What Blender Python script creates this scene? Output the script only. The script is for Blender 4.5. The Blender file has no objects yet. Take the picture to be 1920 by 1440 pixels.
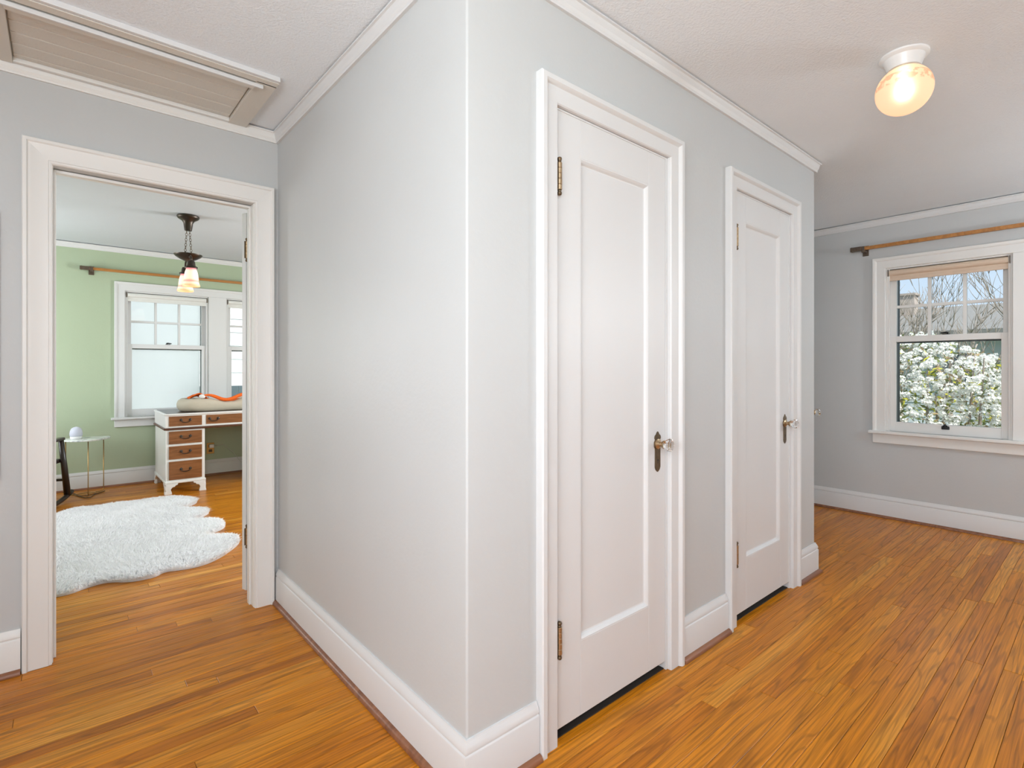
import bpy, bmesh, math, random
import numpy as np
from mathutils import Vector, Matrix

random.seed(7)
rng = np.random.default_rng(11)
SC = bpy.context.scene
COL = SC.collection
PI = math.pi

# ------------------------------------------------------------------ camera
CAM = Vector((-0.8545, -1.1838, 1.2))
YAW = 0.8595                       # forward direction, measured from +X towards +Y
FPX = 984.65                       # focal length in pixels of the 1920 wide frame
cam_data = bpy.data.cameras.new('camera')
cam_data.sensor_width = 36.0
cam_data.lens = FPX / 1920 * 36.0
cam_data.shift_y = -(720 - 691.2) / 1920
cam_data.clip_start = 0.02
cam_data.clip_end = 300
cam = bpy.data.objects.new('camera', cam_data)
COL.objects.link(cam)
cam.location = CAM
cam.rotation_euler = (PI / 2, 0, YAW - PI / 2)
SC.camera = cam

# ------------------------------------------------------------------ view, world, sun
SC.view_settings.view_transform = 'Standard'
SC.view_settings.look = 'None'
SC.view_settings.exposure = 0.07
SC.view_settings.gamma = 1.0
SC.view_settings.use_curve_mapping = False
SC.cycles.use_denoising = True
SC.cycles.max_bounces = 10
SC.cycles.diffuse_bounces = 5
SC.cycles.transparent_max_bounces = 12
SC.cycles.caustics_reflective = False
SC.cycles.caustics_refractive = False
SC.cycles.sample_clamp_indirect = 6.0

world = bpy.data.worlds.new('sky')
SC.world = world
world.use_nodes = True
wn, wl = world.node_tree.nodes, world.node_tree.links
wn.clear()
w_out = wn.new('ShaderNodeOutputWorld')
w_bg = wn.new('ShaderNodeBackground')
w_bg.inputs['Strength'].default_value = 1.0
w_tc = wn.new('ShaderNodeTexCoord')
w_sep = wn.new('ShaderNodeSeparateXYZ')
w_ramp = wn.new('ShaderNodeValToRGB')
w_ramp.color_ramp.elements[0].position = 0.0
w_ramp.color_ramp.elements[0].color = (0.70, 0.84, 1.0, 1)
w_ramp.color_ramp.elements[1].position = 0.6
w_ramp.color_ramp.elements[1].color = (0.50, 0.68, 0.97, 1)
wl.new(w_tc.outputs['Generated'], w_sep.inputs[0])
wl.new(w_sep.outputs['Z'], w_ramp.inputs[0])
wl.new(w_ramp.outputs[0], w_bg.inputs['Color'])
wl.new(w_bg.outputs[0], w_out.inputs['Surface'])

sun_data = bpy.data.lights.new('sun', 'SUN')
sun_data.energy = 7.0
sun_data.angle = math.radians(3)
sun_data.color = (1.0, 0.96, 0.9)
sun = bpy.data.objects.new('sun', sun_data)
COL.objects.link(sun)
sun.rotation_euler = Vector((0.25, 0.60, -0.76)).to_track_quat('-Z', 'Y').to_euler()

FILL_NEAR = 52.0      # unseen bowl pendant behind the camera, added as fill light
FILL_FLOOR = 54.0     # unseen floor lamp at the far right of the hall, added as fill light
FILL_COL = (0.90, 0.96, 1.0)

def unseen_window_light(name, loc, rot, sx, sy, energy, col=(0.93, 0.96, 1.0)):
    # area light at an unseen window; most of these windows are added fill
    d = bpy.data.lights.new(name, 'AREA'); d.shape = 'RECTANGLE'; d.size = sx; d.size_y = sy
    d.energy = energy; d.color = col
    o = bpy.data.objects.new(name, d); COL.objects.link(o)
    o.location = loc; o.rotation_euler = rot
    return o
unseen_window_light('added_near_window_fill', (-0.65, -2.66, 1.40), (PI / 2, 0, 0), 1.66, 1.16, 11)  # added window behind the camera, fill for the closet wall
unseen_window_light('added_west_window_fill', (-2.26, -1.35, 1.40), (0, -PI / 2, 0), 1.16, 1.56, 68)  # added hall window, fill for the plain corner wall
unseen_window_light('daylight_bedroom_window', (-2.26, 4.55, 1.40), (0, -PI / 2, 0), 1.16, 1.06, 44)
unseen_window_light('added_bedroom_side_fill', (2.56, 3.00, 1.40), (0, PI / 2, 0), 1.16, 1.06, 86)  # added window on the unseen bedroom side, fill for that room

# ------------------------------------------------------------------ room dimensions
LY = 1.662            # doorway wall, facing -Y
LX = 2.524            # end of the closet wall
XW = 4.188            # window wall
YA = 0.62             # alcove wall behind the closet end
YB = 5.53             # bedroom window wall
H = 2.414             # hall ceiling
HB = 2.443            # bedroom ceiling
XL = -2.30            # hall and bedroom left wall
YN = -2.70            # hall wall behind the camera
XBR = 2.60            # bedroom right wall
D1 = (0.345, 0.987)   # closet door openings
D2 = (1.535, 2.177)
DH = 2.040
D3 = (-0.877, -0.113) # bedroom doorway
D3H = 2.030

# ------------------------------------------------------------------ helpers
class MB:
    def __init__(self):
        self.v = []; self.f = []; self.m = []
    def add(self, verts, faces, mi=0):
        o = len(self.v)
        self.v += [tuple(p) for p in verts]
        self.f += [tuple(i + o for i in f) for f in faces]
        self.m += [mi] * len(faces)
        return self
    def box(self, x0, x1, y0, y1, z0, z1, mi=0):
        x0, x1 = min(x0, x1), max(x0, x1); y0, y1 = min(y0, y1), max(y0, y1); z0, z1 = min(z0, z1), max(z0, z1)
        v = [(x0,y0,z0),(x1,y0,z0),(x1,y1,z0),(x0,y1,z0),(x0,y0,z1),(x1,y0,z1),(x1,y1,z1),(x0,y1,z1)]
        f = [(0,3,2,1),(4,5,6,7),(0,1,5,4),(1,2,6,5),(2,3,7,6),(3,0,4,7)]
        return self.add(v, f, mi)
    def prism(self, plan, z0, z1, mi=0):
        n = len(plan)
        v = [(x, y, z0) for x, y in plan] + [(x, y, z1) for x, y in plan]
        f = [tuple(range(n - 1, -1, -1)), tuple(range(n, 2 * n))]
        f += [(i, (i + 1) % n, n + (i + 1) % n, n + i) for i in range(n)]
        return self.add(v, f, mi)
    def tube(self, pts, r, seg=8, caps=True):
        pts = [Vector(p) for p in pts]
        n = len(pts)
        rr = r if isinstance(r, (list, tuple)) else [r] * n
        v = []; f = []
        up = None
        for i, p in enumerate(pts):
            t = (pts[min(i + 1, n - 1)] - pts[max(i - 1, 0)]).normalized()
            if up is None:
                a = Vector((0, 0, 1)) if abs(t.z) < 0.9 else Vector((1, 0, 0))
                up = (a - t * a.dot(t)).normalized()
            else:
                up = (up - t * up.dot(t)).normalized()
            b = t.cross(up)
            for k in range(seg):
                a = 2 * PI * k / seg
                v.append(p + (up * math.cos(a) + b * math.sin(a)) * rr[i])
        for i in range(n - 1):
            for k in range(seg):
                k2 = (k + 1) % seg
                f.append((i * seg + k, i * seg + k2, (i + 1) * seg + k2, (i + 1) * seg + k))
        if caps:
            f.append(tuple(range(seg - 1, -1, -1)))
            f.append(tuple((n - 1) * seg + k for k in range(seg)))
        return self.add(v, f)
    def lathe(self, prof, seg=24, M=None, mi=0, cap=True):
        # prof: (radius, height) from bottom to top around local Z; M places it
        v = []; f = []
        n = len(prof)
        for r, z in prof:
            for k in range(seg):
                a = 2 * PI * k / seg
                p = Vector((r * math.cos(a), r * math.sin(a), z))
                v.append(M @ p if M else p)
        for i in range(n - 1):
            for k in range(seg):
                k2 = (k + 1) % seg
                f.append((i * seg + k, i * seg + k2, (i + 1) * seg + k2, (i + 1) * seg + k))
        if cap:
            f.append(tuple(range(seg - 1, -1, -1)))
            f.append(tuple((n - 1) * seg + k for k in range(seg)))
        return self.add(v, f, mi)
    def bar(self, a, b, w, h, up=(0, 0, 1)):
        a, b = Vector(a), Vector(b)
        t = (b - a).normalized(); u = Vector(up)
        s = t.cross(u).normalized(); u = s.cross(t).normalized()
        v = []
        for p in (a, b):
            for q, r in ((-1, -1), (1, -1), (1, 1), (-1, 1)):
                v.append(p + s * (q * w / 2) + u * (r * h / 2))
        return self.add(v, [(0,1,2,3),(7,6,5,4),(0,4,5,1),(1,5,6,2),(2,6,7,3),(3,7,4,0)])
    def build(self, name, mat, parent=None, smooth=False, bevel=0.0, seg=2, autos=None):
        me = bpy.data.meshes.new(name)
        me.from_pydata([tuple(p) for p in self.v], [], self.f)
        bm = bmesh.new(); bm.from_mesh(me)
        bmesh.ops.recalc_face_normals(bm, faces=bm.faces)
        bm.to_mesh(me); bm.free()
        mats = mat if isinstance(mat, (list, tuple)) else [mat]
        for m in mats:
            me.materials.append(m)
        if len(mats) > 1:
            me.polygons.foreach_set('material_index', self.m)
        if smooth or autos:
            me.polygons.foreach_set('use_smooth', [True] * len(me.polygons))
        if autos:
            me.set_sharp_from_angle(angle=math.radians(autos))
        o = bpy.data.objects.new(name, me)
        COL.objects.link(o)
        if parent:
            o.parent = parent
        if bevel:
            md = o.modifiers.new('bevel', 'BEVEL')
            md.width = bevel; md.segments = seg; md.limit_method = 'ANGLE'; md.angle_limit = math.radians(40)
        return o

def tag(o, label, cat, group=None, kind=None):
    o['label'] = label
    o['category'] = cat
    if group: o['group'] = group
    if kind: o['kind'] = kind
    return o

def empty(name, loc=(0, 0, 0), rz=0.0):
    o = bpy.data.objects.new(name, None)
    COL.objects.link(o)
    o.empty_display_size = 0.1
    o.location = loc
    o.rotation_euler = (0, 0, rz)
    return o

def plan_offsets(path, profile):
    """stations of a profile (n outwards on the right-hand side, z) swept along a plan polyline, mitred"""
    P = [Vector((a, b)) for a, b in path]
    out = []
    for i, p in enumerate(P):
        ns = []
        if i > 0:
            d = (P[i] - P[i - 1]).normalized(); ns.append(Vector((d.y, -d.x)))
        if i < len(P) - 1:
            d = (P[i + 1] - P[i]).normalized(); ns.append(Vector((d.y, -d.x)))
        if len(ns) == 1:
            m = ns[0]
        else:
            m = (ns[0] + ns[1]); m = m / max(0.2, m.dot(ns[0]))
        out.append([(p.x + m.x * n, p.y + m.y * n, z) for n, z in profile])
    return out

def sweep_between(mb, sa, sb, mi=0):
    k = len(sa)
    v = list(sa) + list(sb)
    f = [(i, (i + 1) % k, k + (i + 1) % k, k + i) for i in range(k)]
    f += [tuple(range(k - 1, -1, -1)), tuple(range(k, 2 * k))]
    return mb.add(v, f, mi)

# ------------------------------------------------------------------ materials
def new_mat(name):
    m = bpy.data.materials.new(name)
    m.use_nodes = True
    nt = m.node_tree
    return m, nt.nodes, nt.links, nt.nodes['Principled BSDF']

def noise_bump(n, l, bsdf, scale, strength, dist, detail=3.0, coord='Object'):
    tc = n.new('ShaderNodeTexCoord')
    nz = n.new('ShaderNodeTexNoise')
    nz.inputs['Scale'].default_value = scale
    nz.inputs['Detail'].default_value = detail
    bp = n.new('ShaderNodeBump')
    bp.inputs['Strength'].default_value = strength
    bp.inputs['Distance'].default_value = dist
    l.new(tc.outputs[coord], nz.inputs['Vector'])
    l.new(nz.outputs['Fac'], bp.inputs['Height'])
    l.new(bp.outputs[0], bsdf.inputs['Normal'])
    return nz

def paint(name, col, rough=0.5, bump=None, spec=0.4, vary=0.03):
    m, n, l, b = new_mat(name)
    b.inputs['Roughness'].default_value = rough
    b.inputs['Specular IOR Level'].default_value = spec
    tc = n.new('ShaderNodeTexCoord')
    nz = n.new('ShaderNodeTexNoise'); nz.inputs['Scale'].default_value = 2.5; nz.inputs['Detail'].default_value = 4
    mp = n.new('ShaderNodeMix'); mp.data_type = 'RGBA'
    mp.inputs['A'].default_value = (*[c * (1 - vary) for c in col], 1)
    mp.inputs['B'].default_value = (*[min(1, c * (1 + vary)) for c in col], 1)
    l.new(tc.outputs['Object'], nz.inputs['Vector'])
    l.new(nz.outputs['Fac'], mp.inputs['Factor'])
    l.new(mp.outputs['Result'], b.inputs['Base Color'])
    if bump:
        noise_bump(n, l, b, *bump)
    return m

def plain(name, col, rough=0.5, metal=0.0, spec=0.5, vary=0.06, scale=30):
    m, n, l, b = new_mat(name)
    b.inputs['Roughness'].default_value = rough
    b.inputs['Metallic'].default_value = metal
    b.inputs['Specular IOR Level'].default_value = spec
    tc = n.new('ShaderNodeTexCoord')
    nz = n.new('ShaderNodeTexNoise'); nz.inputs['Scale'].default_value = scale; nz.inputs['Detail'].default_value = 3
    mp = n.new('ShaderNodeMix'); mp.data_type = 'RGBA'
    mp.inputs['A'].default_value = (*[c * (1 - vary) for c in col], 1)
    mp.inputs['B'].default_value = (*[min(1, c * (1 + vary)) for c in col], 1)
    l.new(tc.outputs['Object'], nz.inputs['Vector'])
    l.new(nz.outputs['Fac'], mp.inputs['Factor'])
    l.new(mp.outputs['Result'], b.inputs['Base Color'])
    return m

M = {}
M['wall'] = paint('grey_wall_paint', (0.535, 0.55, 0.55), 0.45, (60, 0.06, 0.01), 0.35)
M['green'] = paint('green_wall_paint', (0.415, 0.495, 0.35), 0.5, (60, 0.06, 0.01), 0.3)
M['plaster_dark'] = paint('closet_plaster', (0.30, 0.29, 0.28), 0.8)
M['trim'] = paint('white_trim_paint', (0.675, 0.68, 0.68), 0.42, None, 0.5, 0.015)
M['cream'] = paint('cream_trim_paint', (0.76, 0.755, 0.73), 0.42, None, 0.5, 0.02)
M['hatch'] = paint('tan_hatch_paint', (0.66, 0.625, 0.56), 0.45, (90, 0.15, 0.004), 0.4)
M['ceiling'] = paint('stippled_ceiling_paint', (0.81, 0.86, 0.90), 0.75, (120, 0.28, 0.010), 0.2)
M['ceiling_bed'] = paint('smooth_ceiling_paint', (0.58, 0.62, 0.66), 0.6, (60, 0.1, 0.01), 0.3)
M['outside'] = paint('outer_stucco', (0.6, 0.6, 0.58), 0.8)
M['bronze'] = plain('dark_bronze', (0.07, 0.055, 0.045), 0.38, 0.85, 0.5, 0.3)
M['brass'] = plain('antique_brass', (0.46, 0.34, 0.21), 0.34, 0.9, 0.5, 0.35, 60)
M['brass_dark'] = plain('tarnished_brass', (0.16, 0.115, 0.07), 0.42, 0.85, 0.5, 0.35, 60)
M['gold'] = plain('gold_metal', (0.40, 0.25, 0.10), 0.35, 1.0)
M['black'] = plain('black_metal', (0.015, 0.015, 0.015), 0.45, 0.3)
M['pewter'] = plain('brushed_pewter', (0.17, 0.13, 0.10), 0.35, 0.8, 0.5, 0.3, 90)
M['white'] = plain('white_enamel', (0.82, 0.82, 0.81), 0.3, 0.0, 0.5, 0.02)
M['beige_foam'] = plain('beige_foam', (0.55, 0.49, 0.39), 0.55, 0.0, 0.3, 0.05)
M['orange'] = plain('orange_terry', (0.85, 0.16, 0.03), 0.85, 0.0, 0.1, 0.15, 120)
M['dark_wood'] = plain('dark_stained_wood', (0.022, 0.015, 0.012), 0.32, 0.0, 0.5, 0.3)
M['leather'] = plain('brown_leather_top', (0.06, 0.035, 0.025), 0.3, 0.0, 0.5, 0.2)
M['shade_white'] = plain('white_blind_fabric', (0.72, 0.72, 0.69), 0.7, 0.0, 0.2, 0.03)
M['shade_beige'] = plain('beige_blind_fabric', (0.66, 0.52, 0.40), 0.75, 0.0, 0.2, 0.04)
M['siding_grey'] = plain('grey_siding', (0.50, 0.54, 0.56), 0.8, 0.0, 0.2, 0.1, 4)
M['siding_white'] = plain('white_siding', (0.80, 0.83, 0.84), 0.7, 0.0, 0.2, 0.02, 4)
M['roof'] = plain('grey_shingles', (0.22, 0.215, 0.205), 0.9, 0.0, 0.1, 0.25, 18)
M['stone'] = plain('chimney_brick', (0.42, 0.36, 0.32), 0.9, 0.0, 0.1, 0.25, 14)
M['bark'] = plain('bare_bark', (0.33, 0.28, 0.24), 0.9, 0.0, 0.1, 0.3, 20)
M['lawn'] = plain('lawn', (0.10, 0.15, 0.05), 0.95, 0.0, 0.1, 0.4, 6)
M['blue_dark'] = plain('slate_blue_paint', (0.10, 0.135, 0.16), 0.7, 0.0, 0.3, 0.15, 6)
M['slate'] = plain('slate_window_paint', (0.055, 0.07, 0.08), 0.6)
M['closet_shade'] = plain('closet_gap_shade', (0.02, 0.014, 0.010), 0.9)  # near-black colour stands in for shade below the closet doors
M['cord'] = plain('brown_cord', (0.10, 0.06, 0.035), 0.5)
M['white_cord'] = plain('pale_cord', (0.55, 0.56, 0.50), 0.5)

def wood(name, c0, c1, axis='X', rough=0.35, scale=1.0):
    m, n, l, b = new_mat(name)
    tc = n.new('ShaderNodeTexCoord')
    mp = n.new('ShaderNodeMapping')
    s = [16 * scale] * 3
    s['XYZ'.index(axis)] = 1.2 * scale
    mp.inputs['Scale'].default_value = s
    nz = n.new('ShaderNodeTexNoise'); nz.inputs['Scale'].default_value = 2.2; nz.inputs['Detail'].default_value = 6; nz.inputs['Distortion'].default_value = 0.8
    rp = n.new('ShaderNodeValToRGB')
    rp.color_ramp.elements[0].position = 0.3; rp.color_ramp.elements[0].color = (*c0, 1)
    rp.color_ramp.elements[1].position = 0.7; rp.color_ramp.elements[1].color = (*c1, 1)
    l.new(tc.outputs['Object'], mp.inputs[0]); l.new(mp.outputs[0], nz.inputs['Vector'])
    l.new(nz.outputs['Fac'], rp.inputs[0]); l.new(rp.outputs[0], b.inputs['Base Color'])
    b.inputs['Roughness'].default_value = rough
    return m
M['shoe'] = wood('stained_shoe_moulding', (0.15, 0.055, 0.025), (0.30, 0.125, 0.06), 'X', 0.35)
M['rod'] = wood('oak_rod', (0.30, 0.12, 0.025), (0.50, 0.22, 0.055), 'X', 0.4)
M['drawer'] = wood('walnut_veneer', (0.17, 0.062, 0.02), (0.30, 0.12, 0.042), 'X', 0.3, 2.0)
M['band'] = wood('walnut_band', (0.07, 0.025, 0.012), (0.12, 0.045, 0.02), 'X', 0.3)

def oak_floor():
    m, n, l, b = new_mat('oak_strip_floor')
    at = n.new('ShaderNodeAttribute'); at.attribute_name = 'tone'
    geo = n.new('ShaderNodeNewGeometry')
    # every strip reads its own part of the grain
    sc = n.new('ShaderNodeVectorMath'); sc.operation = 'SCALE'
    comb = n.new('ShaderNodeCombineXYZ')
    comb.inputs[0].default_value = 37.0; comb.inputs[1].default_value = 11.0; comb.inputs[2].default_value = 23.0
    l.new(comb.outputs[0], sc.inputs[0]); l.new(at.outputs['Fac'], sc.inputs['Scale'])
    ad = n.new('ShaderNodeVectorMath'); ad.operation = 'ADD'
    l.new(geo.outputs['Position'], ad.inputs[0]); l.new(sc.outputs[0], ad.inputs[1])
    # cathedral figure
    mp = n.new('ShaderNodeMapping'); mp.inputs['Scale'].default_value = (1.5, 17.0, 1.0)
    l.new(ad.outputs[0], mp.inputs[0])
    nz = n.new('ShaderNodeTexNoise'); nz.inputs['Scale'].default_value = 1.0; nz.inputs['Detail'].default_value = 1.5; nz.inputs['Distortion'].default_value = 0.2
    l.new(mp.outputs[0], nz.inputs['Vector'])
    mu = n.new('ShaderNodeMath'); mu.operation = 'MULTIPLY'; mu.inputs[1].default_value = 48.0
    l.new(nz.outputs['Fac'], mu.inputs[0])
    sn = n.new('ShaderNodeMath'); sn.operation = 'SINE'
    l.new(mu.outputs[0], sn.inputs[0])
    fr = n.new('ShaderNodeValToRGB')
    fr.color_ramp.elements[0].position = 0.0; fr.color_ramp.elements[0].color = (0, 0, 0, 1)
    fr.color_ramp.elements[1].position = 0.30; fr.color_ramp.elements[1].color = (1, 1, 1, 1)
    mr = n.new('ShaderNodeMath'); mr.operation = 'MULTIPLY_ADD'; mr.inputs[1].default_value = 0.5; mr.inputs[2].default_value = 0.5
    l.new(sn.outputs[0], mr.inputs[0]); l.new(mr.outputs[0], fr.inputs[0])
    # fine pores
    mp2 = n.new('ShaderNodeMapping'); mp2.inputs['Scale'].default_value = (3.0, 150.0, 1.0)
    l.new(ad.outputs[0], mp2.inputs[0])
    nz2 = n.new('ShaderNodeTexNoise'); nz2.inputs['Scale'].default_value = 1.0; nz2.inputs['Detail'].default_value = 3
    l.new(mp2.outputs[0], nz2.inputs['Vector'])
    # slow colour drift along a strip
    mp3 = n.new('ShaderNodeMapping'); mp3.inputs['Scale'].default_value = (1.1, 5.0, 1.0)
    l.new(ad.outputs[0], mp3.inputs[0])
    nz3 = n.new('ShaderNodeTexNoise'); nz3.inputs['Scale'].default_value = 1.3; nz3.inputs['Detail'].default_value = 3
    l.new(mp3.outputs[0], nz3.inputs['Vector'])
    # base tone per strip
    tone = n.new('ShaderNodeValToRGB')
    e = tone.color_ramp.elements
    e[0].position = 0.0; e[0].color = (0.35, 0.105, 0.004, 1)
    e[1].position = 1.0; e[1].color = (0.72, 0.325, 0.045, 1)
    k = e.new(0.3); k.color = (0.50, 0.16, 0.006, 1)
    k = e.new(0.7); k.color = (0.61, 0.22, 0.011, 1)
    tm = n.new('ShaderNodeMath'); tm.operation = 'MULTIPLY_ADD'; tm.inputs[1].default_value = 0.75; 
    l.new(at.outputs['Fac'], tm.inputs[0])
    t3 = n.new('ShaderNodeMath'); t3.operation = 'MULTIPLY_ADD'; t3.inputs[1].default_value = 0.7; t3.inputs[2].default_value = -0.22
    l.new(nz3.outputs['Fac'], t3.inputs[0]); l.new(t3.outputs[0], tm.inputs[2])
    l.new(tm.outputs[0], tone.inputs[0])
    dk = n.new('ShaderNodeMix'); dk.data_type = 'RGBA'; dk.blend_type = 'MULTIPLY'
    dk.inputs['Factor'].default_value = 1.0
    g1 = n.new('ShaderNodeMapRange'); g1.inputs['To Min'].default_value = 0.74; g1.inputs['To Max'].default_value = 1.03
    l.new(fr.outputs[0], g1.inputs['Value'])
    g2 = n.new('ShaderNodeMapRange'); g2.inputs['From Min'].default_value = 0.3; g2.inputs['From Max'].default_value = 0.7
    g2.inputs['To Min'].default_value = 0.62; g2.inputs['To Max'].default_value = 1.16
    l.new(nz2.outputs['Fac'], g2.inputs['Value'])
    gm = n.new('ShaderNodeMath'); gm.operation = 'MULTIPLY'
    l.new(g1.outputs[0], gm.inputs[0]); l.new(g2.outputs[0], gm.inputs[1])
    cb = n.new('ShaderNodeCombineColor')
    for i in range(3): l.new(gm.outputs[0], cb.inputs[i])
    l.new(tone.outputs[0], dk.inputs['A']); l.new(cb.outputs[0], dk.inputs['B'])
    l.new(dk.outputs['Result'], b.inputs['Base Color'])
    b.inputs['Roughness'].default_value = 0.30
    b.inputs['Specular IOR Level'].default_value = 0.25
    bp = n.new('ShaderNodeBump'); bp.inputs['Strength'].default_value = 0.08; bp.inputs['Distance'].default_value = 0.002
    l.new(gm.outputs[0], bp.inputs['Height']); l.new(bp.outputs[0], b.inputs['Normal'])
    return m
M['oak'] = oak_floor()
M['subfloor'] = plain('dark_floor_joint', (0.05, 0.022, 0.008), 0.8)

def glass_pane():
    m, n, l, b = new_mat('window_glass')
    n.remove(b)
    out = [x for x in n if x.type == 'OUTPUT_MATERIAL'][0]
    t = n.new('ShaderNodeBsdfTransparent'); t.inputs[0].default_value = (0.97, 0.985, 0.98, 1)
    g = n.new('ShaderNodeBsdfGlossy'); g.inputs['Roughness'].default_value = 0.02
    fr = n.new('ShaderNodeFresnel'); fr.inputs['IOR'].default_value = 1.35
    mx = n.new('ShaderNodeMixShader')
    l.new(fr.outputs[0], mx.inputs[0]); l.new(t.outputs[0], mx.inputs[1]); l.new(g.outputs[0], mx.inputs[2])
    l.new(mx.outputs[0], out.inputs['Surface'])
    return m
M['pane'] = glass_pane()

def translucent(name, col, diff=0.4, rough=None):
    m, n, l, b = new_mat(name)
    n.remove(b)
    out = [x for x in n if x.type == 'OUTPUT_MATERIAL'][0]
    d = n.new('ShaderNodeBsdfDiffuse'); d.inputs[0].default_value = (*col, 1)
    t = n.new('ShaderNodeBsdfTranslucent'); t.inputs[0].default_value = (*col, 1)
    mx = n.new('ShaderNodeMixShader'); mx.inputs[0].default_value = 1 - diff
    l.new(d.outputs[0], mx.inputs[1]); l.new(t.outputs[0], mx.inputs[2])
    l.new(mx.outputs[0], out.inputs['Surface'])
    return m
def film_mat():
    m, n, l, b = new_mat('frosted_window_film')
    n.remove(b)
    out = [x for x in n if x.type == 'OUTPUT_MATERIAL'][0]
    d = n.new('ShaderNodeBsdfDiffuse'); d.inputs[0].default_value = (0.9, 0.93, 0.94, 1)
    t = n.new('ShaderNodeBsdfTranslucent'); t.inputs[0].default_value = (0.95, 0.97, 0.98, 1)
    p = n.new('ShaderNodeBsdfRefraction'); p.inputs['Roughness'].default_value = 0.55; p.inputs['IOR'].default_value = 1.25
    p.inputs['Color'].default_value = (0.98, 0.99, 1.0, 1)
    m1 = n.new('ShaderNodeMixShader'); m1.inputs[0].default_value = 0.72
    m2 = n.new('ShaderNodeMixShader'); m2.inputs[0].default_value = 0.72
    l.new(d.outputs[0], m1.inputs[1]); l.new(t.outputs[0], m1.inputs[2])
    l.new(m1.outputs[0], m2.inputs[1]); l.new(p.outputs[0], m2.inputs[2])
    l.new(m2.outputs[0], out.inputs['Surface'])
    return m
M['film'] = film_mat()
M['fur'] = translucent('white_fleece', (0.97, 0.965, 0.97), 0.55)
M['petal'] = translucent('white_petals', (0.90, 0.90, 0.87), 0.7)
M['leaf'] = translucent('rhododendron_leaf', (0.20, 0.24, 0.10), 0.7)
M['leaf_bronze'] = translucent('bronze_young_leaf', (0.40, 0.30, 0.18), 0.7)
M['leaf_yellow'] = translucent('yellow_green_leaf', (0.55, 0.52, 0.07), 0.7)

def clear_glass():
    m, n, l, b = new_mat('clear_knob_glass')
    b.inputs['Base Color'].default_value = (0.97, 0.98, 0.98, 1)
    b.inputs['Transmission Weight'].default_value = 1.0
    b.inputs['Roughness'].default_value = 0.02
    b.inputs['IOR'].default_value = 1.5
    return m
M['glass'] = clear_glass()

def globe_mat():
    # etched cream glass of a lit lamp: glows, hotter where the bulb sits behind the glass
    m, n, l, b = new_mat('lit_etched_globe')
    tc = n.new('ShaderNodeTexCoord')
    vo = n.new('ShaderNodeTexNoise'); vo.inputs['Scale'].default_value = 42; vo.inputs['Detail'].default_value = 3
    l.new(tc.outputs['Object'], vo.inputs['Vector'])
    sep = n.new('ShaderNodeSeparateXYZ'); l.new(tc.outputs['Object'], sep.inputs[0])
    # etched garland band between two heights on the globe
    mr = n.new('ShaderNodeMapRange'); mr.interpolation_type = 'SMOOTHSTEP'
    mr.inputs['From Min'].default_value = -0.135; mr.inputs['From Max'].default_value = -0.125
    l.new(sep.outputs['Z'], mr.inputs['Value'])
    mr2 = n.new('ShaderNodeMapRange'); mr2.interpolation_type = 'SMOOTHSTEP'
    mr2.inputs['From Min'].default_value = -0.092; mr2.inputs['From Max'].default_value = -0.084
    mr2.inputs['To Min'].default_value = 1; mr2.inputs['To Max'].default_value = 0
    l.new(sep.outputs['Z'], mr2.inputs['Value'])
    band = n.new('ShaderNodeMath'); band.operation = 'MULTIPLY'
    l.new(mr.outputs[0], band.inputs[0]); l.new(mr2.outputs[0], band.inputs[1])
    th = n.new('ShaderNodeMapRange'); th.inputs['From Min'].default_value = 0.46; th.inputs['From Max'].default_value = 0.54
    l.new(vo.outputs['Fac'], th.inputs['Value'])
    et = n.new('ShaderNodeMath'); et.operation = 'MULTIPLY'
    l.new(band.outputs[0], et.inputs[0]); l.new(th.outputs[0], et.inputs[1])
    mx = n.new('ShaderNodeMix'); mx.data_type = 'RGBA'
    mx.inputs['A'].default_value = (1.0, 0.76, 0.54, 1); mx.inputs['B'].default_value = (0.76, 0.46, 0.30, 1)
    l.new(et.outputs[0], mx.inputs['Factor'])
    l.new(mx.outputs['Result'], b.inputs['Base Color'])
    l.new(mx.outputs['Result'], b.inputs['Emission Color'])
    b.inputs['Emission Strength'].default_value = 0.26
    b.inputs['Roughness'].default_value = 0.75
    b.inputs['IOR'].default_value = 1.25
    b.inputs['Transmission Weight'].default_value = 0.6
    return m
bm_, n_, l_, b_ = new_mat('lit_bulb')
b_.inputs['Emission Color'].default_value = (1.0, 0.90, 0.74, 1); b_.inputs['Emission Strength'].default_value = 3.6
M['bulb'] = bm_
M['globe'] = globe_mat()

def shade_mat():
    m, n, l, b = new_mat('lit_pink_glass_shade')
    tc = n.new('ShaderNodeTexCoord')
    sep = n.new('ShaderNodeSeparateXYZ'); l.new(tc.outputs['Object'], sep.inputs[0])
    mul = n.new('ShaderNodeMath'); mul.operation = 'MULTIPLY_ADD'; mul.inputs[1].default_value = 1 / 0.15; mul.inputs[2].default_value = 1.0
    l.new(sep.outputs['Z'], mul.inputs[0])
    rp = n.new('ShaderNodeValToRGB')
    e = rp.color_ramp.elements
    e[0].position = 0.0; e[0].color = (1.0, 0.42, 0.22, 1)
    e[1].position = 1.0; e[1].color = (0.80, 0.28, 0.30, 1)
    for pos, c in ((0.10, (1.0, 0.62, 0.36)), (0.16, (1.0, 0.82, 0.62)), (0.28, (0.85, 0.33, 0.27)), (0.40, (1.0, 0.86, 0.62)), (0.80, (1.0, 0.82, 0.66)), (0.92, (0.85, 0.30, 0.32))):
        k = e.new(pos); k.color = (*c, 1)
    l.new(mul.outputs[0], rp.inputs[0])
    l.new(rp.outputs[0], b.inputs['Base Color']); l.new(rp.outputs[0], b.inputs['Emission Color'])
    b.inputs['Emission Strength'].default_value = 0.62
    b.inputs['Roughness'].default_value = 0.35
    return m
M['shade'] = shade_mat()

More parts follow.
